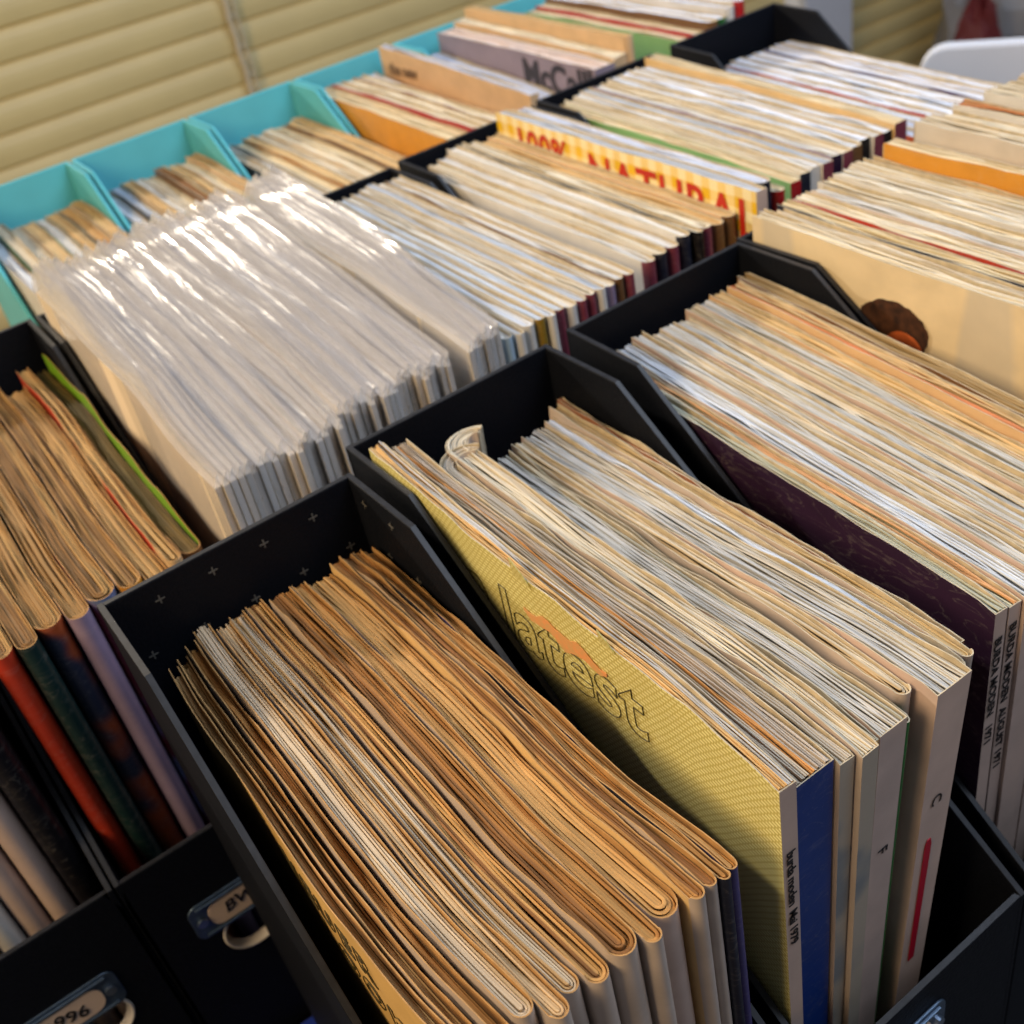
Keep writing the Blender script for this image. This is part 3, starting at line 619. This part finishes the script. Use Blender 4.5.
B7items = [dict(desc=d, pal=p, spine=s, cov=c, kind='square') for d, p, s, c in (('white magazine with coral orange cover', WHT, cBlk, cOrange), ('lilac white magazine', WHT, cBlk, cWht), ('white magazine with grey edge', WHT, cBlk, cWht), ('white magazine with red cover edge', WHT, cRosy, cRed), ('bluish white magazine', WHT, cNavy, cWht), ('white magazine with dark edge', WHT, cBlk, cNavy), ('clean white magazine', WHT, cBlk, cWht), ('white magazine with violet cover edge', WHT, cPurp, cPurp), ('white glossy magazine', WHT, cBlk, cWht), ('tall bluish white magazine', WHT, cBlk, cWht))]
B7items = fill(B7items, (2.414, 2.822), (2.296, 2.700), dict(dB4, yb=2.70, yf=1.75, zb=-1.10, zf=-1.095, zj=.005), 'in the box before the chair', 'white magazines before the white chair', 21, waveamp=.003)

# ---- T row -------------------------------------------------------------------
dT = dict(kind='fold', zb=-1.11, zf=-1.13, yb=3.79, yf=2.88, z0=BOXZ+.016, pal=CRM, cov=cWht, P=14, leaf=.008, jit=.004, ybj=.02, zj=.012, desc='magazine')
def trow(i, lst, seed, xb=None):
    a, b = xb or (TX[i][0]+.020, TX[i][1]-.020)
    its = []
    for q in lst:
        d = dict(desc=q[0], pal=q[1], cov=q[2]); d.update(q[3] if len(q) > 3 else {}); its.append(d)
    return fill(its, (a, b), (a, b), dT, 'in the ' + ['leftmost turquoise box', 'second turquoise box', 'third turquoise box', 'fourth turquoise box', 'fifth turquoise box', 'far-right turquoise box'][i], 'magazines in the turquoise boxes', seed)
trow(0, [('bluish grey magazine', COOL, cWht), ('magazine with emerald green cover', CRM, cTeal, dict(zb=-1.09)), ('grey cream magazine', GRY, cWht), ('tan magazine', TAN, cTanCard), ('cream magazine with lime cover edge', GRY, cLime), ('brown magazine', TAN, cWood), ('dark-covered curved magazine', BRN, cBlk), ('buff magazine', TAN, cTanCard)], 30)
trow(1, [('blue-edged magazine', COOL, cPaleBlue), ('magazine with navy cover edge', COOL, cNavy), ('peach magazine', TAN, cTanCard), ('grey magazine', GRY, cWht), ('cream magazine', CRM, cWht), ('brownish magazine', BRN, cWood), ('buff magazine', TAN, cGold), ('pale buff magazine', CRM, cTanCard), ('tan magazine', TAN, cTanCard)], 31)
trow(2, [('white magazine with black cover', CRM, cBlk), ('bluish magazine', COOL, cPaleBlue), ('cream magazine', CRM, cWht), ('golden-edged magazine', TAN, cGold), ('grey magazine', GRY, cWht), ('peach-edged magazine', CRM, cTanCard), ('cream magazine with tan cover', CRM, cTanCard), ('brown magazine', TAN, cWood), ('tan magazine', TAN, cTanCard)], 32)
T3i = trow(3, [('amber-covered magazine', CRM, cYelOr, dict(zb=-1.04, zf=-1.06)), ('cream magazine', CRM, cWht, dict(zb=-1.05, zf=-1.07)), ('magazine with red cover edge', CRM, cRed, dict(zb=-1.05, zf=-1.06)), ('buff magazine', CRM, cTanCard, dict(zb=-1.03, zf=-1.05)), ('rosy-covered magazine', CRM, cRosy, dict(zb=-1.03, zf=-1.05)), ('pale magazine with red edge', WHT, cRed, dict(zb=-1.04)), ('grey magazine', GRY, cWht), ('tall cream catalogue with small print', WHT, cTanCard, dict(zb=-.975, zf=-1.02, kind='square', zj=0, w=.8)), ('pale blue magazine', WHT, cPaleBlue, dict(zb=-1.03, w=.7))], 33)
T4i = trow(4, [('lilac white magazine', WHT, cLav, dict(zb=-1.07, w=1.4)), ('white magazine', WHT, cWht, dict(zb=-1.06)), ('tall grey mauve pattern catalogue', [srgb(226, 206, 196), srgb(214, 204, 206)], cMauve, dict(zb=-1.0, zf=-1.02, kind='square', zj=0, w=1.5)), ('peach catalogue', CRM, cTanCard, dict(zb=-.985, zf=-1.01, kind='square', zj=0)), ('tallest tan card folder', TAN, cTanCard, dict(zb=-.955, zf=-.965, zj=0, w=.7)), ('light blue booklet', WHT, cPaleBlue, dict(zb=-1.05))], 34)
trow(5, [('pale green magazine', CRM, cPaleG, dict(zb=-1.03, zf=-1.05, kind='square')), ('magazine with red cover', CRM, cRed, dict(zb=-1.02, zf=-1.04)), ('brown-edged white magazine', WHT, cWood, dict(zb=-1.02, zf=-1.03)), ('white magazine with green spine', WHT, cWht, dict(zb=-1.01, zf=-1.02, spine=cGreen)), ('bright white magazine', WHT, cWht, dict(zb=-1.0, zf=-1.01)), ('white magazine with red spine', WHT, cWht, dict(zb=-1.0, zf=-1.0, spine=cRed))], 35, xb=(2.57, 2.825))

# ------------------------------------------------------------------ writing on covers and spines
def mat_ink(n, rgb, r=.5): return simple(n, srgb(*rgb), r, .1, 100)
blackink = mat_ink('black_print', (24, 20, 22)); darkgold = mat_ink('dark_olive_outline', (60, 52, 18)); redink = mat_ink('red_print', (196, 40, 22))
def on_left(it, y0, z0, eps=.0012, slant=0):
    L = it['_left']
    return lambda u, v, w: (L(y0-u)-eps-w, y0-u, z0+v)
def on_spine(it, z0, dx, yoff=.0012):
    sx, sy = it['_spine']; ln, zr, l0 = it['_lean'], it['_zref'], it['_lx0']
    return lambda u, v, w: (sx+dx+v+ln*(sx+dx+v-l0)*(z0-u-zr), sy-yoff-w, z0-u)
Y0 = A3items[0]; o0 = Y0['_org']
def sp_txt(it, txt, size, z0, dx, mat, sp=1.0, bold=0, name='spine_lettering'):
    return lettering(txt, size, on_spine(it, z0, dx), mat, it['_root'], it['_org'], name, spacing=sp, bold=bold, thick=.0003)
lettering('latest', .143, on_left(Y0, 1.165, -1.165), darkgold, Y0['_root'], o0, 'title_lettering', outline=.0009, bold=.0025, spacing=1.02)
lettering('the', .150, on_left(Y0, 1.395, -1.160), darkgold, Y0['_root'], o0, 'title_lettering', outline=.0009, bold=.005, spacing=.97)
sp_txt(Y0, 'burda moden  Mai 1979', .0215, -1.162, -.007, blackink, .93, .0003)
for k, (it, tx) in enumerate(((A4items[0], 'BURDA MODEN   1971'), (A4items[1], 'BURDA MODEN  AUGUST 1971'), (A4items[3], 'BURDA MODEN  MAI 1972'), (A4items[4], 'BURDA MODEN  1973'))):
    sp_txt(it, tx, .022 if k < 2 else .019, (-1.17, -1.16, -1.2, -1.2)[k], -.009, blackink, 1.0, .0004)
W1 = A3items[8]
Wm = A3items[5]
sp_txt(Wm, 'F', .03, -1.33, -.010, blackink); sp_txt(W1, 'C', .03, -1.30, -.012, blackink)
# red bar printed on the white spine
b = MB(); sx, sy = W1['_spine']; ln, zr = W1['_lean'], W1['_zref']; l0 = W1['_lx0']
pts = [(-.014, -1.66), (-.014, -1.40), (-.011, -1.388), (-.003, -1.388), (.001, -1.40), (.001, -1.66)]
b.prism([(p[0], p[1]) for p in pts], lambda p: (sx+p[0]+ln*(sx+p[0]-l0)*(p[1]-zr), sy-.0004, p[1]), lambda p: (sx+p[0]+ln*(sx+p[0]-l0)*(p[1]-zr), sy-.0014, p[1]))
b.build('red_bar', mat_ink('crimson_print', (176, 14, 44)), W1['_root'], W1['_org'], recalc=True)
G = B5items[8]
lettering('100%', .110, on_left(G, 2.60, -1.055), redink, G['_root'], G['_org'], 'title_lettering', bold=.002, thick=.0004, spacing=1.05)
lettering('NATURAL', .125, on_left(G, 2.27, -1.075), redink, G['_root'], G['_org'], 'title_lettering', bold=.002, thick=.0004, spacing=1.08)
M = T4i[2]
lettering("McCall's", .13, on_left(M, 3.28, -1.12), mat_ink('soft_black_print', (50, 44, 50)), M['_root'], M['_org'], 'title_lettering', bold=.004, thick=.0004)
M = T3i[7]
lettering('the new', .055, on_left(M, 3.74, -1.06), mat_ink('faded_brown_print', (120, 96, 70)), M['_root'], M['_org'], 'small_lettering', bold=.002, thick=.0004)
F_ = A2items[0]
lettering('NEUER', .062, on_left(F_, 1.06, -1.215, .0010), darkgold, F_['_root'], F_['_org'], 'title_lettering', outline=.0007, bold=.002, spacing=1.35)
lettering('LOOK', .062, on_left(F_, .98, -1.285, .0010), darkgold, F_['_root'], F_['_org'], 'title_lettering', outline=.0007, bold=.002, spacing=1.35)
# black letter and loop on the white magazines of the 1996 box
sp_txt(B0items[6], 'M', .05, -1.33, -.012, blackink, 1, .002); sp_txt(B0items[4], 'BRA', .045, -1.42, -.012, redink, 1, .002)
sp_txt(B0items[2], 'FO', .035, -1.46, -.012, mat_ink('blue_print', (40, 80, 130)), 1, .002)
# dark-haired head printed on the cream cover
K5 = A5items[0]; L5 = K5['_left']
def blob(cy, cz, ry, rz, eps, mat, name, par, org, L, rng, rough=.06, a0=0, a1=2*pi):
    b = MB(); n = 40; q = [(cy+ry*cos(a0+(a1-a0)*k/n)*(1+rng.uniform(-rough, rough)), cz+rz*sin(a0+(a1-a0)*k/n)*(1+rng.uniform(-rough, rough))) for k in range(n)]
    b.prism(q, lambda p: (L(p[0])-eps+.0008, p[0], p[1]), lambda p: (L(p[0])-eps, p[0], p[1]))
    return b.build(name, mat, par, org, recalc=True)
rg = random.Random(4)
blob(1.222, -1.090, .078, .058, .0018, simple('brown_hair_print', srgb(84, 52, 34), .5, .5, 300, dark=srgb(40, 24, 18)), 'printed_hair', K5['_root'], K5['_org'], L5, rg, .035)
blob(1.196, -1.132, .045, .045, .0026, simple('orange_skin_print', srgb(206, 104, 54), .5, .3, 200), 'printed_face', K5['_root'], K5['_org'], L5, rg, .01)
# torn flaps standing on the yellow cover
LY = Y0['_left']; flap = cYel
def ztY(y): t = (1.52-y)/.92; return -.985*(1-t)-1.045*t
for y, h, w in ((1.085, .034, .022), (.905, .024, .016)):
    b = MB(); x = LY(y); zt = ztY(y)
    i = [b.vert(p) for p in ((x-.0015, y+w, zt-.004), (x-.0015, y-w, zt-.006), (x-.004, y-w*.2, zt+h*.5), (x-.006, y+w*.7, zt+h),
                             (x, y+w, zt-.004), (x, y-w, zt-.006), (x-.0025, y-w*.2, zt+h*.5), (x-.0045, y+w*.7, zt+h))]
    b.face(i[:4], 0, [(0, 0), (.01, 0), (.01, .01), (0, .01)]); b.face(i[4:][::-1], 0)
    for k in range(4): b.face((i[k], i[(k+1) % 4], i[4+(k+1) % 4], i[4+k]), 0)
    b.build('torn_flap', cYel, Y0['_root'], o0, recalc=True)
b = MB(); rg = random.Random(8)
top_, bot_ = [], []
for k in range(13):
    y = 1.095-k*.015; zc = ztY(y)-.062-.006*sin(k*1.3)+.0015*k*0; h = .013*sin(pi*(k+.5)/13)*rg.uniform(.7, 1.2)+.002
    top_.append((LY(y)-.0022, y, zc+h)); bot_.append((LY(y)-.0022, y, zc-h))
ti = [b.vert(p) for p in top_]; bi = [b.vert(p) for p in bot_]; tb = [b.vert((p[0]+.001, p[1], p[2])) for p in top_]; bb = [b.vert((p[0]+.001, p[1], p[2])) for p in bot_]
for k in range(12):
    b.face((ti[k], ti[k+1], bi[k+1], bi[k])); b.face((tb[k], bb[k], bb[k+1], tb[k+1])); b.face((ti[k], tb[k], tb[k+1], ti[k+1])); b.face((bi[k], bi[k+1], bb[k+1], bb[k]))
b.build('torn_patch', simple('exposed_orange_paper', srgb(226, 150, 90), .8, .3, 400, dark=srgb(200, 160, 100)), Y0['_root'], o0)

# ------------------------------------------------------------------ plastic sleeves
def sleeve_mat():
    m = bpy.data.materials.new('clear_plastic_film'); m.use_nodes = True
    nt = m.node_tree; n, l = nt.nodes, nt.links; n.clear()
    out = N(n, 'ShaderNodeOutputMaterial')
    tr = N(n, 'ShaderNodeBsdfTransparent'); gl = N(n, 'ShaderNodeBsdfGlossy'); df = N(n, 'ShaderNodeBsdfDiffuse'); tl = N(n, 'ShaderNodeBsdfTranslucent')
    tr.inputs[0].default_value = (.97, .97, .98, 1); gl.inputs['Roughness'].default_value = .22; gl.inputs[0].default_value = (1, 1, 1, 1)
    df.inputs[0].default_value = (.80, .80, .83, 1); tl.inputs[0].default_value = (.6, .6, .62, 1)
    tc = N(n, 'ShaderNodeTexCoord'); ns = N(n, 'ShaderNodeTexNoise'); ns.inputs['Scale'].default_value = 1; ns.inputs['Detail'].default_value = 3; ns.inputs['Distortion'].default_value = 1.2
    mp = N(n, 'ShaderNodeMapping'); mp.inputs['Scale'].default_value = (70, 18, 60); l.new(tc.outputs['Object'], mp.inputs[0]); l.new(mp.outputs[0], ns.inputs['Vector'])
    bp = N(n, 'ShaderNodeBump'); bp.inputs['Strength'].default_value = .6; bp.inputs['Distance'].default_value = .002
    l.new(ns.outputs['Fac'], bp.inputs['Height']); l.new(bp.outputs[0], gl.inputs['Normal'])
    a = N(n, 'ShaderNodeMixShader'); a.inputs[0].default_value = .25; l.new(df.outputs[0], a.inputs[1]); l.new(tl.outputs[0], a.inputs[2])
    b = N(n, 'ShaderNodeMixShader'); b.inputs[0].default_value = .34; l.new(tr.outputs[0], b.inputs[1]); l.new(a.outputs[0], b.inputs[2])
    fr = N(n, 'ShaderNodeFresnel'); fr.inputs[0].default_value = 1.5; l.new(bp.outputs[0], fr.inputs['Normal'])
    c = N(n, 'ShaderNodeMixShader'); fm = N(n, 'ShaderNodeMath', operation='MULTIPLY'); fm.inputs[1].default_value = .28; l.new(fr.outputs[0], fm.inputs[0]); l.new(fm.outputs[0], c.inputs[0]); l.new(b.outputs[0], c.inputs[1]); l.new(gl.outputs[0], c.inputs[2])
    l.new(c.outputs[0], out.inputs['Surface']); return m
FILM = sleeve_mat()
def sleeves(n, xb, xf, yf, seed, z0, label, group):
    rng = random.Random(seed)
    w1, w2 = wob(rng, .012, 3, 1.3), wob(rng, .012, 3, 1.3)
    for k in range(n):
        s0, s1 = k/n, (k+1)/n; sm = (s0+s1)/2; r = rng.uniform
        xa0, xa1 = xb[0]+(xb[1]-xb[0])*s0, xb[0]+(xb[1]-xb[0])*s1
        xc0, xc1 = xf[0]+(xf[1]-xf[0])*s0, xf[0]+(xf[1]-xf[0])*s1
        wv = lambda t: (w1(t)*(1-sm)+w2(t)*sm)*sin(pi*min(1, t*1.0))
        yb_, yf_ = 2.655+r(-.02, .02), yf+r(-.012, .012)
        P = 16; org = ((xa0+xc1)/2, 2.1, z0)
        root = thing('sleeved_booklet', label, 'booklet', org, group)
        B = MB(); g = .0022
        def zt(t): return -.925-.083*t+.012*sin(pi*t)
        dz = r(-.008, .008)
        if k < 4: dz += .006
        tops = [[], []]; lows = [[], []]
        fl = r(.03, .05); fa = [r(-.008, .008) for _ in range(P+1)]
        col = jitc(rng.choice([srgb(236, 222, 200), srgb(228, 214, 192), srgb(240, 230, 216), srgb(214, 196, 170)]), rng, .06)
        for i in range(P+1):
            t = i/P; y = yb_-.012+(yf_+.012-yb_)*t+ .0
            cx = (xa0+xa1)/2*(1-t)+(xc0+xc1)/2*t+wv(t); h = ((xa1-xa0)*(1-t)+(xc1-xc0)*t)/2-.0009
            for q, sgn in ((0, -1), (1, 1)): tops[q].append(B.vert((cx+sgn*h, y, zt(t)+dz))); lows[q].append(B.vert((cx+sgn*h, y, z0+.003)))
        for i in range(P):
            B.face((tops[0][i], tops[1][i], tops[1][i+1], tops[0][i+1]), 0, [(0, i/P*.2), (.004, i/P*.2), (.004, (i+1)/P*.2), (0, (i+1)/P*.2)], col)
            B.face((tops[0][i+1], lows[0][i+1], lows[0][i], tops[0][i]), 0, [(i*.01, 0)]*4, col); B.face((tops[1][i], lows[1][i], lows[1][i+1], tops[1][i+1]), 0, [(i*.01, 0)]*4, col)
        for i, f in ((0, 1), (P, 0)): B.face((tops[0][i], tops[1][i], lows[1][i], lows[0][i]), 0, None, col)
        B.face([*lows[0], *lows[1][::-1]], 0, None, col)
        B.build('booklet', PAGE, root, org)
        F = MB(); g2 = .0007
        rows = {}
        cr1 = wob(rng, .003, 2, 4); cr2 = wob(rng, .005, 2, 3)
        tip = r(.2, .8)
        for i in range(P+3):
            t = min(1, max(0, (i-1)/P)); ext = -.006 if i == 0 else (.006 if i == P+2 else 0)
            y = yb_+.004-((yb_-yf_)*t+ext)
            cx = (xa0+xa1)/2*(1-t)+(xc0+xc1)/2*t+wv(t); h = ((xa1-xa0)*(1-t)+(xc1-xc0)*t)/2-g2
            if ext: h *= .85
            flap = fl*(1.25-.55*t)+cr2(t)*.8+(.012*r(0, 1) if i < 3 else 0)
            for q, sgn in ((0, -1), (1, 1)):
                xx = cx+sgn*h; base = zt(t)+dz
                lx = .010*sin(3*t+1)+cr1(t)
                rows[(q, i)] = [F.vert(p) for p in ((xx, y, z0+.001), (xx, y, base-.08), (cx+sgn*h*1.0, y, base+.002), (cx+sgn*h*.55+.004+lx*.35, y, base+flap*.5), (cx+sgn*h*.22+.013+lx*.9, y, base+flap*.85))]
        for q in (0, 1):
            for i in range(P+2):
                for a in range(4): F.face((rows[(q, i)][a], rows[(q, i)][a+1], rows[(q, i+1)][a+1], rows[(q, i+1)][a]))
        for i in (0, P+2):
            for a in range(4): F.face((rows[(0, i)][a], rows[(1, i)][a], rows[(1, i)][a+1], rows[(0, i)][a+1]))
        F.build('plastic_sleeve', FILM, root, org, smooth=True)
SL = 'cream booklet in a clear plastic sleeve, '
sleeves(18, (.346, .585), (.346, .600), 1.662, 51, BOXZ+.016, SL+'left half of the sleeve stack', 'plastic-sleeved booklets, left half')
sleeves(19, (.588, .850), (.603, .850), 1.69, 52, BOXZ+.016, SL+'right half of the sleeve stack', 'plastic-sleeved booklets, right half')
sleeves(6, (.888, .985), (.888, .972), 1.69, 53, BOXZ+.016, SL+'beside the slim grey magazines', 'plastic-sleeved booklets beside slim grey magazines')

# ------------------------------------------------------------------ table, room, window
WOOD = simple('dark_table_top', (.012, .013, .02, 1), .5, .3, 20)
b = MB(); b.box((-1.6, -.5, -ZC-.12), (3.3, 4.3, -ZC))
tb = thing('table', 'dark table carrying all the magazine files', 'table', (.85, 1.9, -5.4))
b.build('tabletop', WOOD, tb, (.85, 1.9, -5.4))
for x in (-1.5, 3.2):
    for y in (-.4, 4.2):
        b = MB(); b.box((x-.08, y-.08, -5.4), (x+.08, y+.08, -ZC-.12)); b.build('leg', WOOD, tb, (.85, 1.9, -5.4))
b = MB(); b.box((-.12, 1.18, -ZC+.001), (.20, 1.60, -ZC+.03)); o = b.build('folder', simple('bright_blue_card', srgb(22, 50, 150), .5, .1, 60), None, (.04, 1.4, -ZC+.001), bevel=.001)
tag(o, 'bright blue folder lying on the table in front of the box labelled BW', 'folder')

YW = 8.2
WALL = simple('cream_wall_paint', srgb(196, 176, 130), .85, .06, 20)
FLOOR = simple('beige_floor', srgb(150, 132, 110), .8, .2, 10)
b = MB(); b.box((-6, -8, -5.5), (16, 12, -5.4)); structure(b.build('floor', FLOOR, None, (0, 0, -5.5)))
# back wall with a window opening; only the stretch the photo could show
b = MB()
for a, c in (((-6, YW+.12, -5.4), (16, YW+.5, -3.9)), ((8.75, YW+.12, -3.9), (9.15, YW+.5, -.2)), ((-6, YW+.12, -3.9), (-3, YW+.5, -.2)), ((14, YW+.12, -3.9), (16, YW+.5, -.2))): b.box(a, c)
structure(b.build('wall_back', WALL, None, (0, YW, -5.4)))
SLAT = simple('cream_blind_slat', srgb(214, 196, 142), .45, .08, 12, spec=.4)
CORD = simple('white_blind_cord', srgb(214, 202, 176), .8, .3, 900)
def blind(x0, x1, ztop, zbot, label, cords):
    org = ((x0+x1)/2, YW, zbot)
    root = thing('window_blind', label, 'blind', org)
    b = MB(); pitch = .199; n = int((ztop-zbot)/pitch)
    for k in range(n):
        z = zbot+k*pitch; w = .235; rg = random.Random(k)
        tl = .12+rg.uniform(-.004, .004)
        # closed, gently crowned slat
        pr = []
        for j in range(7):
            s = j/6; zz = z+w*(s-.0); yy = -tl*(1-s)*.55-.03*sin(pi*s)
            pr.append((yy, zz))
        m = 8; V = []
        for i in range(m+1):
            x = x0+(x1-x0)*i/m; sg = .004*sin(i*2.1+k)
            V.append([[b.vert((x, YW+p[0], p[1]+sg)) for p in pr], [b.vert((x, YW+p[0]+.012, p[1]+sg)) for p in pr]])
        for i in range(m):
            for j in range(6):
                b.face((V[i][0][j], V[i+1][0][j], V[i+1][0][j+1], V[i][0][j+1])); b.face((V[i][1][j], V[i][1][j+1], V[i+1][1][j+1], V[i+1][1][j]))
            b.face((V[i][0][0], V[i][1][0], V[i+1][1][0], V[i+1][0][0])); b.face((V[i][0][6], V[i+1][0][6], V[i+1][1][6], V[i][1][6]))
    b.build('slats', SLAT, root, org, smooth=False)
    for x in cords:
        c = MB()
        for dx, y in ((0, -.13), (.06, -.12)):
            pts = 60; rr = .020 if dx == 0 else .010; prev = None
            for i in range(pts+1):
                z = zbot+(ztop-zbot)*i/pts; cx = x+dx+.006*sin(i*1.9)
                ring = [c.vert((cx+rr*cos(a*pi/3), YW+y+rr*sin(a*pi/3), z)) for a in range(6)]
                if prev:
                    for a in range(6): c.face((prev[a], prev[(a+1) % 6], ring[(a+1) % 6], ring[a]))
                prev = ring
        for k in range(n):  # ladder rungs
            z = zbot+k*pitch+.05; c.box((x, YW-.128, z), (x+.06, YW-.122, z+.012))
        c.build('cord', CORD, root, org)
    return root
blind(-2.9, 8.46, -.15, -4.2, 'closed cream slatted blind behind the turquoise boxes', (3.02, 7.6))
blind(9.3, 13.5, -2.3, -4.9, 'closed cream slatted blind right of the white post', ())
POST = simple('white_window_post', srgb(206, 212, 226), .6, .05, 20)
b = MB(); b.box((8.50, YW-.30, -5.4), (9.15, YW+.1, -.2)); structure(b.build('trim_1', POST, None, (8.9, YW, -5.4), bevel=.003))

# white chair to the right, behind the boxes
CH = simple('white_plastic', srgb(226, 230, 240), .35, .04, 10)
ch = thing('chair', 'white plastic chair with rounded backrest beyond the far-right boxes', 'chair', (5.1, 3.0, -5.4))
def rr2(x0, x1, z0, z1, r, n=6):
    o = []
    for cx, cz, a0 in ((x1-r, z1-r, 0), (x0+r, z1-r, pi/2), (x0+r, z0+r, pi), (x1-r, z0+r, 1.5*pi)):
        for k in range(n+1): a = a0+pi/2*k/n; o.append((cx+r*cos(a), cz+r*sin(a)))
    return o
CO = (4.38, 3.40)
def cp(s, d, z): return (CO[0]+.52*s+.855*d, CO[1]-.855*s+.52*d, z)     # along the back, depth behind it, height
CORG = (5.1, 3.0, -5.4)
b = MB(); b.prism(rr2(0, 1.75, -3.3, -1.66, .12), lambda p: cp(p[0], 0, p[1]), lambda p: cp(p[0], .07, p[1])); b.build('backrest', CH, ch, CORG, bevel=.004, recalc=True)
b = MB(); b.prism(rr2(.03, 1.72, .09, 1.75, .2), lambda p: cp(p[0], p[1], -3.62), lambda p: cp(p[0], p[1], -3.5)); b.build('seat', CH, ch, CORG, bevel=.004, recalc=True)
for x in (.12, 1.63):
    for y in (.12, 1.6):
        b = MB(); b.prism([(x-.06, y-.06), (x+.06, y-.06), (x+.06, y+.06), (x-.06, y+.06)], lambda p: cp(p[0], p[1], -5.4), lambda p: cp(p[0], p[1], -3.62)); b.build('leg', CH, ch, CORG, bevel=.003, recalc=True)
# crumpled bags by the wall
def bag(x, y, z0, rx, ry, rz, mat, label, seed, cat='plastic bag', name='plastic_bag'):
    rg = random.Random(seed); b = MB(); n, m = 26, 40
    fs = [(rg.uniform(2, 9), rg.uniform(2, 9), rg.uniform(0, 6), rg.uniform(.02, .07)) for _ in range(12)]
    G_ = []
    for i in range(n+1):
        th = pi*i/n; row = []
        for j in range(m):
            ph = 2*pi*j/m; d = 1+sum(a*abs(sin(p*th+q*cos(ph)*1.3+s+q*.5*sin(ph))) for p, q, s, a in fs)-.2
            row.append(b.vert((x+rx*sin(th)*cos(ph)*d, y+ry*sin(th)*sin(ph)*d, z0+rz*max(0, (1+cos(th)*d)))))
        G_.append(row)
    for i in range(n):
        for j in range(m): b.face((G_[i][j], G_[i+1][j], G_[i+1][(j+1) % m], G_[i][(j+1) % m]))
    o = b.build(name, mat, None, (x, y, z0)); tag(o, label, cat); return o
bag(10.9, 6.9, -5.4, 1.1, .8, 1.50, simple('crinkled_white_bag', srgb(150, 148, 150), .35, .3, 6), 'crumpled greyish white plastic bag beyond the white chair', 3)
bag(8.95, 6.35, -5.4, .24, .22, 1.14, simple('dull_red_bag', srgb(110, 34, 38), .6, .3, 6), 'dull red bag left of the crumpled white bag', 5)

# ------------------------------------------------------------------ light
def aim(o, d):
    o.rotation_euler = Vector(d).to_track_quat('-Z', 'Y').to_euler()
def sun(name, d, e, col, ang):
    l = bpy.data.lights.new(name, 'SUN'); l.energy = e; l.color = col; l.angle = math.radians(ang)
    o = bpy.data.objects.new(name, l); C.objects.link(o); aim(o, d); return o
def area(name, p, target, e, col, sz):
    l = bpy.data.lights.new(name, 'AREA'); l.energy = e; l.color = col; l.size = sz
    o = bpy.data.objects.new(name, l); C.objects.link(o); o.location = W(*p); aim(o, Vector(target)-Vector(p)); return o
sun('low_sun', (.60, -2.5, -1.05), 3.3, (1.0, .86, .67), 2.2)
area('window_daylight', (4.2, -.6, 5.0), (2.8, 2.6, -1), 27, (.75, .85, 1.0), 1.3)
area('room_lamp_left', (-5, 1.0, 3.0), (1.5, 5.0, -1.5), 30, (1.0, .72, .40), .8)
area('cool_fill_right', (2.2, 1.9, 2.2), (4.2, 3.6, -1.6), 4, (.62, .76, 1.0), .5)  # added cool fill to brighten the chair and far-right rows, no real lamp
w = bpy.data.worlds.new('room_air'); w.use_nodes = True; bpy.context.scene.world = w
bg = w.node_tree.nodes['Background']; bg.inputs[0].default_value = (.80, .82, .92, 1); bg.inputs[1].default_value = .13

# ------------------------------------------------------------------ camera
import mathutils
a_, b_, c_ = 0.49491385, 0.62982713, -0.21661443
f = Vector((sin(a_)*cos(b_), cos(a_)*cos(b_), -sin(b_))); r = Vector((cos(a_), -sin(a_), 0)); u = r.cross(f)
r2 = cos(c_)*r+sin(c_)*u; u2 = -sin(c_)*r+cos(c_)*u
cam = bpy.data.cameras.new('camera'); co = bpy.data.objects.new('camera', cam); C.objects.link(co)
M4 = Matrix((r2, u2, -f)).transposed().to_4x4(); M4.translation = Vector(W(0, 0, 0)); co.matrix_world = M4
cam.sensor_width = 36; cam.lens = 1129.04/1024*36; cam.clip_start = .01
cam.dof.use_dof = True; cam.dof.focus_distance = 1.38*U; cam.dof.aperture_fstop = 16
sc = bpy.context.scene; sc.camera = co
sc.view_settings.view_transform = 'Standard'; sc.view_settings.look = 'None'; sc.view_settings.gamma = 1; sc.view_settings.use_curve_mapping = False
sc.view_settings.exposure = -.1
